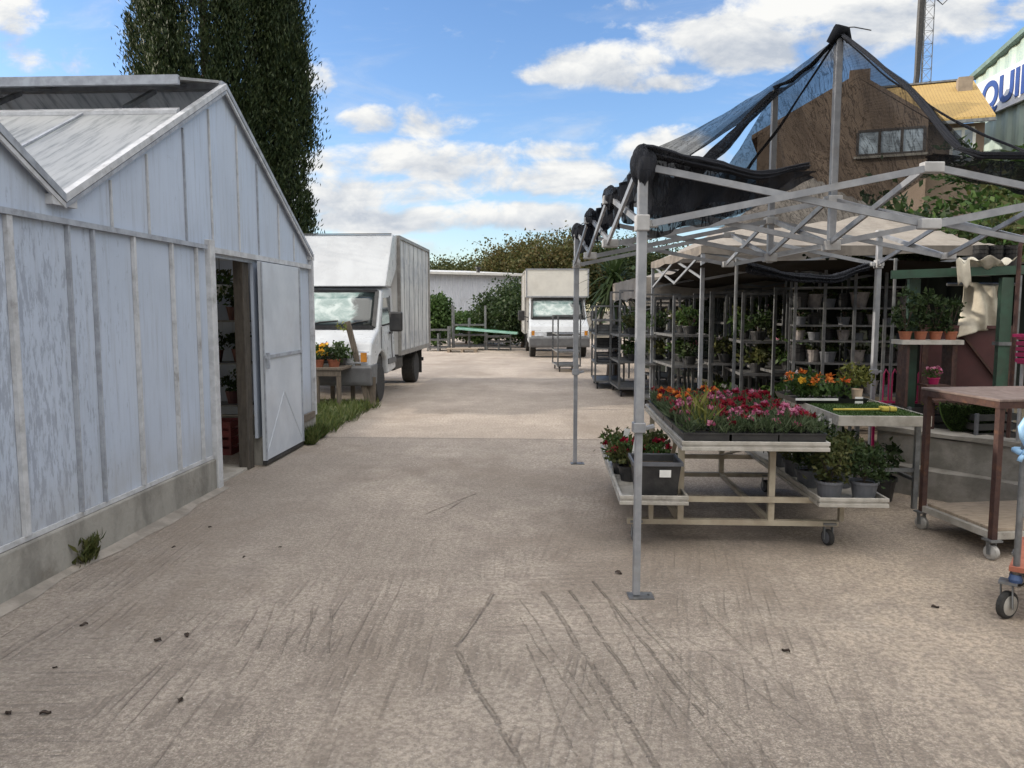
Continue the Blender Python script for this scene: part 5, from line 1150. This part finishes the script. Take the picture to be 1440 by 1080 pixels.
# yucca
c = D(862, 435, 17.2); t = thing('yucca_tree', 'spiky yucca palm with drooping blades behind the left pavilion legs', 'palm', (c.x, c.y, 0))
MB().path([(0,0,0),(.04,0,1.2),(0,0,2.3)], [.14,.11,.09], 9).build('trunk', bark, t); g = np.random.default_rng(6); bl = MB()
for i in range(150):
    a = g.uniform(0,6.28); el = g.uniform(-1.1,1.3); L = g.uniform(.7,1.05); z0 = 2.2+g.uniform(-.2,.25); r0 = Vector((math.cos(a),math.sin(a),0)); sd = Vector((-math.sin(a),math.cos(a),0)); pts = []
    for k in range(4):
        s = k/3; pts.append(Vector((0,0,z0))+r0*L*s*math.cos(el)+Vector((0,0,L*s*math.sin(el)-.35*s*s*L)))
    w_ = [.03,.034,.024,.002]; vs = []
    for k in range(4): vs += [pts[k]-sd*w_[k], pts[k]+sd*w_[k]]
    bl.add(vs, [(0,1,3,2),(2,3,5,4),(4,5,7,6)])
bl.build('crown', leaf_dark, t)

# ------------------------------------------------------------------ far shed, racks
sa, sb = D(560,435,46), D(735,435,50); d = (sb-sa); nrm = Vector((-d.y,d.x,0)).normalized()
shd = thing('long_shed', 'low grey corrugated shed far behind the bushes', 'shed', sa)
cg = M('grey_corrugated_sheet', (.58,.60,.65), (.50,.52,.57), 3, .5, .1, streak=(8,8,.4), dirt=.25, dirtc=(.25,.24,.23))
n = 150; vs = []
for i in range(n+1):
    p = sa+d*(i/n)-nrm*(.05*(i%2)); vs += [(p.x,p.y,0),(p.x,p.y,3.75 if True else 0)]
MB().add(vs, [(2*i,2*i+2,2*i+3,2*i+1) for i in range(n)]).build('wall', cg, shd, world=True)
e = nrm*9; a0 = sa-nrm*.4; b0 = sb-nrm*.4+d*.02
MB().add([(a0.x,a0.y,3.72),(b0.x,b0.y,3.72),(b0.x+e.x,b0.y+e.y,4.3),(a0.x+e.x,a0.y+e.y,4.3),(a0.x,a0.y,3.86),(b0.x,b0.y,3.86),(b0.x+e.x,b0.y+e.y,4.44),(a0.x+e.x,a0.y+e.y,4.44)],[(0,3,2,1),(4,5,6,7),(0,1,5,4),(1,2,6,5),(2,3,7,6),(3,0,4,7)]).build('roof', M('pale_roof_sheet',(.62,.61,.58),(.52,.52,.5),3,.5), shd, world=True)
MB().add([(sb.x,sb.y,0),(sb.x+e.x,sb.y+e.y,0),(sb.x+e.x,sb.y+e.y,4.2),(sb.x,sb.y,3.7)],[(0,1,2,3)]).build('end_wall', cg, shd, world=True)
vp_ = sa+d*.62; MB().lathe([(.12,3.8),(.12,4.15),(.2,4.16),(.2,4.25)], c=(vp_.x,vp_.y+.3,0), n=10).build('roof_vent', blacktrim, shd, world=True)
def rack(label, px0, px1, d_, h, levels, dep=.8):
    a, b_ = D(px0,435,d_), D(px1,435,d_); t = thing('pipe_rack', label, 'rack', (a.x,a.y,0), math.atan2(b_.y-a.y,b_.x-a.x), 'steel racks at the end of the yard'); L = (b_-a).length
    for x in (0, L*.5, L):
        for y in (0, dep): MB().bb(x-.03,x+.03,y-.03,y+.03,0,h if (x != L*.5) else h*.72).build('post', galv, t)
    for z in levels: 
        for y in (0, dep): MB().bb(.0305,L-.0305,y-.025,y+.025,z,z+.06).build('rail', alu_d, t)
        MB().bb(.05,L-.05,.03,dep-.03,z+.02,z+.04).build('shelf', alu_d, t)
    return t
rack('grey steel rack with two tall posts left of the green plank', 636, 682, 30.5, 1.75, (.12,.55,.95)); rack('low steel rack standing under the green plank', 684, 718, 30.2, .62, (.1,.3,.5)); rack('dark low rack close to the near truck tail', 601, 630, 29.5, .95, (.1,.4,.78))
pl_ = D(640,435,29.6); q_ = D(727,435,29.2); t = thing('plank', 'long pale green plank lying on the low steel rack', 'plank', (pl_.x,pl_.y,0))
MB().bar((pl_.x,pl_.y+.4,.86),(q_.x,q_.y+.4,.68),.30,.07).build('board', M('pale_green_paint',(.28,.50,.42),(.22,.42,.36),4,.6), t, world=True); MB().bar((pl_.x,pl_.y+.75,.90),(q_.x,q_.y+.75,.70),.22,.06).build('second_board', M('dark_green_paint',(.05,.16,.08),None,4,.6), t, world=True)
pb_ = D(650,435,29.0); t = thing('pallet', 'pale wooden pallet lying on the ground before the steel racks', 'pallet', (pb_.x,pb_.y,0), .05); m_ = MB(); [m_.bb(-.6,.6,-.4+.16*k,-.28+.16*k,.11,.135) for k in range(6)]; m_.build('deck_board', plywood, t); m_ = MB(); [m_.bb(x-.05,x+.05,-.4,.4,0,.109) for x in (-.5,0,.5)]; m_.build('block', plywood, t)

# ------------------------------------------------------------------ flower table and leaning post by the greenhouse corner
ft = G(456, 580); t = thing('flower_table', 'low grey wooden table with orange flowers at the greenhouse corner', 'table', (ft.x-.1, ft.y, 0))
MB().bb(-.62,.40,-.05,.9,.66,.70).build('table_top', woodpost, t, bevel=.005)
for x in (-.56,.34,-.0):
    for y in (.0,.84): MB().bb(x-.03,x+.03,y-.03,y+.03,0,.6595).build('leg', woodpost, t)
MB().bb(-.6,.38,-.035,-.012,.57,.655).build('apron', woodpost, t)
fx, fy = ft.x-.1, ft.y
for i, (dx, dy, pm, lf, lb) in enumerate([(-.28,.15,pet_yellow,leaf_mid,'yellow-orange flowering pot plant at the left front of the flower table'),(-.02,.12,pet_yellow,leaf_mid,'bright yellow-orange pot plant at the middle front of the flower table'),(-.15,.5,pet_orange,leaf_mid,'taller orange flowering pot plant at the back of the flower table'),(.22,.18,None,leaf_dark,'dark leafy pot plant at the right front of the flower table'),(.24,.5,None,leaf_mid,'green leafy pot plant at the right back of the flower table')]):
    pot_thing('potted_plant', lb, 'potted plant', (fx+dx, fy+dy, .70), .10, .12, terra if i % 2 else blackpl, lf, 160+i, .17, .13, 16, 20, .06, (pm, 36, .065) if pm else None, 'pot plants on the flower table')
lp = D(517, 435, fy+.75); tp_ = thing('leaning_post', 'dark weathered post leaning to the left in front of the near truck', 'post', (lp.x, lp.y, 0))
top_ = D(488, 452, fy+.75); MB().bar((0,0,0),(top_.x-lp.x, 0, top_.z), .09, .05, up=(0,1,0)).build('post_board', woodpost, tp_, bevel=.006); leafmesh('climbing_leaf', clumps((top_.x-lp.x-.08,-.02,top_.z-.05),(.06,.05,.09),5,5,.03,seed=3), .08, leaf_yel, tp_)
MB().bar((.0,.06,0),(.02,.06,.5),.16,.05,up=(0,1,0)).build('foot_board', woodpost, tp_)

# ------------------------------------------------------------------ dry leaves and grit on the yard
lf_ = None
for i, (px, py) in enumerate([(77,940),(64,1005),(12,1005),(222,902),(263,895),(295,742),(343,784),(244,770),(118,880),(870,807),(1105,917),(394,770),(253,987),(1315,855)]):
    p = G(px, py); s = rnd.uniform(.45,.9)
    if lf_ is None:
        m_ = MB().grid(4, 4, lambda u, v: ((u-.5)*.036*(1-abs(2*v-1)**1.6)+.002*math.sin(9*v), (v-.5)*.055, .004+.013*abs(u-.5)*2+.006*math.sin(6*v)))
        lf_ = m_.build('dry_leaf', M('dry_leaf_brown',(.045,.03,.022),(.03,.02,.015),60,.8), None); o = lf_
    else: o = lf_.copy(); C.objects.link(o)
    o.location = p; o.rotation_euler = (0, rnd.uniform(-.2,.2), rnd.uniform(0,6.28)); o.scale = (s,s,s)
    tag(o, 'small dark dry leaf lying on the open concrete', 'leaf', 'dry leaves scattered on the concrete')

# ------------------------------------------------------------------ house with yellow roof, mint hall, mast
HA = -R(18.5); ho = D(1285, 435, 20.0)
hs_ = thing('house', 'brown rendered house with gable wing and yellow tiled roof behind the stalls', 'house', (ho.x, ho.y, 0), HA)
def rend():
    m, t, b, co = newmat('brown_render'); col = t.mix(t.sm(t.noise(co, 1.2, 6, .6), .35, .65), (.20,.15,.115), (.165,.122,.092)); col = t.mix(t.sm(t.noise(co, 26, 3), .55, .7, 0, .35), col, (.18,.12,.08))
    t.put(b.inputs['Base Color'], col); b.inputs['Roughness'].default_value = .9; t.put(b.inputs['Normal'], t.bump(t.noise(co, 30, 4), .01)); return m
def tiles():
    m, t, b, co = newmat('yellow_roof_tiles'); x = t.sep(co)
    br = t.n('TexBrick'); t.put(br.inputs['Vector'], t.comb(x[0], t.m('MULTIPLY', x[1], 1.25), 0)); br.inputs['Scale'].default_value = 3.2; br.inputs['Mortar Size'].default_value = .03
    br.inputs['Color1'].default_value = (.52,.36,.125,1); br.inputs['Color2'].default_value = (.46,.31,.105,1); br.inputs['Mortar'].default_value = (.22,.13,.05,1)
    col = t.mix(t.sm(t.noise(co, .8, 5), .4, .7, 0, .4), br.outputs[0], (.54,.39,.15)); t.put(b.inputs['Base Color'], col); b.inputs['Roughness'].default_value = .7
    t.put(b.inputs['Normal'], t.bump(t.wave(t.map(co,(1,1,1)), 3.2, 0, 0, 1, 'Y'), .03)); return m
wallm, tilem = rend(), tiles()
XA, XB = -4.0, .12; AX = -1.55; ZA = 7.56; ZL_, ZR_ = 6.30, 6.36
MB().prism([(XA,0),(XB,0),(XB,ZR_),(AX,ZA),(XA,ZL_)], 0, 7.5, lambda u,v,e:(u,e,v)).build('wing_wall', wallm, hs_)
MB().prism([(XB+.001,0),(1.45,0),(1.45,6.3),(XB+.001,6.3)], .5, 7, lambda u,v,e:(u,e,v)).build('wall', wallm, hs_)
rf = MB()
rf.prism([(.25,6.28),(3.7,8.05),(3.7,8.17),(.22,6.40)], AX-.1, 1.62, lambda u,v,e:(e,u,v)); rf.prism([(3.7,8.05),(7.2,6.25),(7.2,6.37),(3.7,8.17)], AX-.1, 1.62, lambda u,v,e:(e,u,v)); rf.build('roof', tilem, hs_)
wr_ = MB().prism([(XA-.15,ZL_-.10),(AX,ZA+.01),(AX,ZA+.12),(XA-.15,ZL_+.02)], .0, 7.4, lambda u,v,e:(u,e,v)).prism([(AX,ZA+.01),(XB+.1,ZR_-.04),(XB+.1,ZR_+.08),(AX,ZA+.12)], .0, 7.4, lambda u,v,e:(u,e,v)); wr_.build('wing_roof', wallm, hs_)
MB().bb(AX-.2,AX+.3,.3,.8,7.3,7.85).build('chimney', wallm, hs_); MB().bb(1.1,1.45,2.6,3.0,7.2,8.0).build('chimney', M('chimney_render',(.28,.23,.18),None,5,.9), hs_)
MB().bb(AX-.1,1.62,3.6,3.8,8.16,8.21).build('ridge_cap', galv, hs_); MB().bb(XB+.12,1.62,.13,.215,6.25,6.33).build('gutter', galv, hs_)
def window(x0, x1, z0, z1, y, nm, lites, fm=whitelab, gl=None):
    w_ = MB(); w_.bb(x0,x1,y-.03,y+.02,z0,z0+.06).bb(x0,x1,y-.03,y+.02,z1-.06,z1)
    for k in range(lites+1): xx = x0+(x1-x0)*k/lites; w_.bb(xx-.035,xx+.035,y-.028,y+.018,z0+.0605,z1-.0605)
    f_ = w_.build('window', fm, hs_); MB().bb(x0+.01,x1-.01,y-.012,y-.005,z0+.02,z1-.02).build('pane', gl or darkglass, f_); MB().bb(x0-.08,x1+.08,y-.08,y-.001,z0-.06,z0-.001).build('sill', concw, f_)
skyglass = glassmat('sky_tinted_glass', (.20,.24,.28), .05); brownf = M('brown_window_frame', (.07,.06,.055), None, 8, .6)  # pale sky reflection put into the pane colour
window(-1.50, .05, 5.55, 6.22, -.01, 'w', 3, brownf, skyglass); window(.72, 1.22, 5.3, 6.2, .49, 'w', 2, whitelab, skyglass)
window(-3.4, -2.4, 2.6, 3.8, -.01, 'w', 2, brownf, skyglass)
# mint hall with blue lettering
XQ = 13.2; q0_ = D(1372,435,24); y1_ = 25.5; y0_ = 7.
hl = thing('industrial_hall', 'pale mint corrugated hall with gabled side at the right edge', 'hall', (XQ, y1_, 0))
mint = M('mint_corrugated_sheet', (.42,.52,.48), (.36,.46,.42), 2, .5, .05, dirt=.15); vs = []; n = 130; yp_ = (y0_+y1_)/2
def hz_(y): return 8.75+ (y1_-y)*.19 if y > yp_ else 8.75+(y-y0_)*.19
for i in range(n+1):
    y = y1_+(y0_-y1_)*i/n; o_ = [0,0,.05,.05][i%4]; vs += [(XQ+o_,y,0),(XQ+o_,y,hz_(y))]
MB().add(vs, [(2*i,2*i+2,2*i+3,2*i+1) for i in range(n)]).build('wall', mint, hl, world=True)
MB().add([(XQ,y1_,0),(XQ+25,y1_,0),(XQ+25,y1_,8.75),(XQ,y1_,8.75)],[(0,1,2,3)]).build('end_wall', mint, hl, world=True)
for (ya, yb_) in ((y1_+.12,yp_),(y0_,yp_)):
    za, zb_ = hz_(min(max(ya,y0_),y1_)), hz_(yp_); vs = []
    MB().add([(XQ-.15,ya,za),(XQ+25,ya,za),(XQ+25,yb_,zb_),(XQ-.15,yb_,zb_),(XQ-.15,ya,za+.14),(XQ+25,ya,za+.14),(XQ+25,yb_,zb_+.14),(XQ-.15,yb_,zb_+.14)],[(0,3,2,1),(4,5,6,7),(0,1,5,4),(1,2,6,5),(2,3,7,6),(3,0,4,7)]).build('roof', M('green_grey_roof',(.16,.24,.22),None,3,.6), hl, world=True)
sg = thing('sign', 'long white sign band with bold blue letters on the mint hall', 'sign', (XQ-.08, 25.2, 7.40))
MB().bb(-.05,.05,-12,0,0,1.10).build('panel', M('white_sign_panel',(.72,.73,.75),(.66,.67,.7),2,.45), sg)
cv = bpy.data.curves.new('lettering', 'FONT'); cv.body = 'QUIN'; cv.size = 1.08; cv.extrude = .012; cv.offset = .032; cv.space_character = 1.02
tmp = bpy.data.objects.new('tmp', cv); C.objects.link(tmp); bpy.context.view_layer.update()
me = bpy.data.meshes.new_from_object(tmp.evaluated_get(bpy.context.evaluated_depsgraph_get())); bpy.data.objects.remove(tmp)
me.materials.clear(); lt = link('lettering', me, M('blue_lettering',(.03,.075,.28),(.025,.06,.23),3,.5), sg); lt.location = (-.066, -.36, .20); lt.rotation_euler = (math.pi/2, 0, -math.pi/2)
# lattice mast
c = D(1284, 435, 46); ms = thing('lattice_mast', 'slim lattice radio mast with black cable bundle rising behind the yellow roof', 'mast', (c.x, c.y, 0))
H_ = 26; cs = [(-.28,-.16),(.28,-.16),(0,.32)]
for (x, y) in cs: MB().tube((x,y,0),(x,y,H_),.025,6).build('leg', galv, ms)
lm = MB()
for k in range(int(H_/.7)):
    for i in range(3):
        a, b_ = cs[i], cs[(i+1)%3]; z = k*.7; lm.tube((a[0],a[1],z),(b_[0],b_[1],z+.7),.012,4); lm.tube((a[0],a[1],z),(b_[0],b_[1],z),.012,4)
lm.build('lattice', galv, ms); MB().path([(-1.0,-.3,9),(-.82,-.3,12),(-.55,-.25,15),(-.52,-.25,18),(-.5,-.25,19.6)], [.16,.18,.17,.2,.2], 8).build('cable_bundle', blacktrim, ms)
MB().path([(-.5,-.25,19.6),(-.5,-.25,21.5),(.1,-.2,22.5)], .1, 8).build('cable_bundle', greypl, ms); MB().lathe([(.14,0),(.14,.5),(.03,.55)], c=(.45,-.2,19.2), n=12).build('antenna', greypl, ms)
MB().path([(.35,-.2,19.2),(.7,-.2,18.9),(1.1,-.2,19.3),(1.25,-.2,20.5)], .03, 6).build('cable_loop', blacktrim, ms)
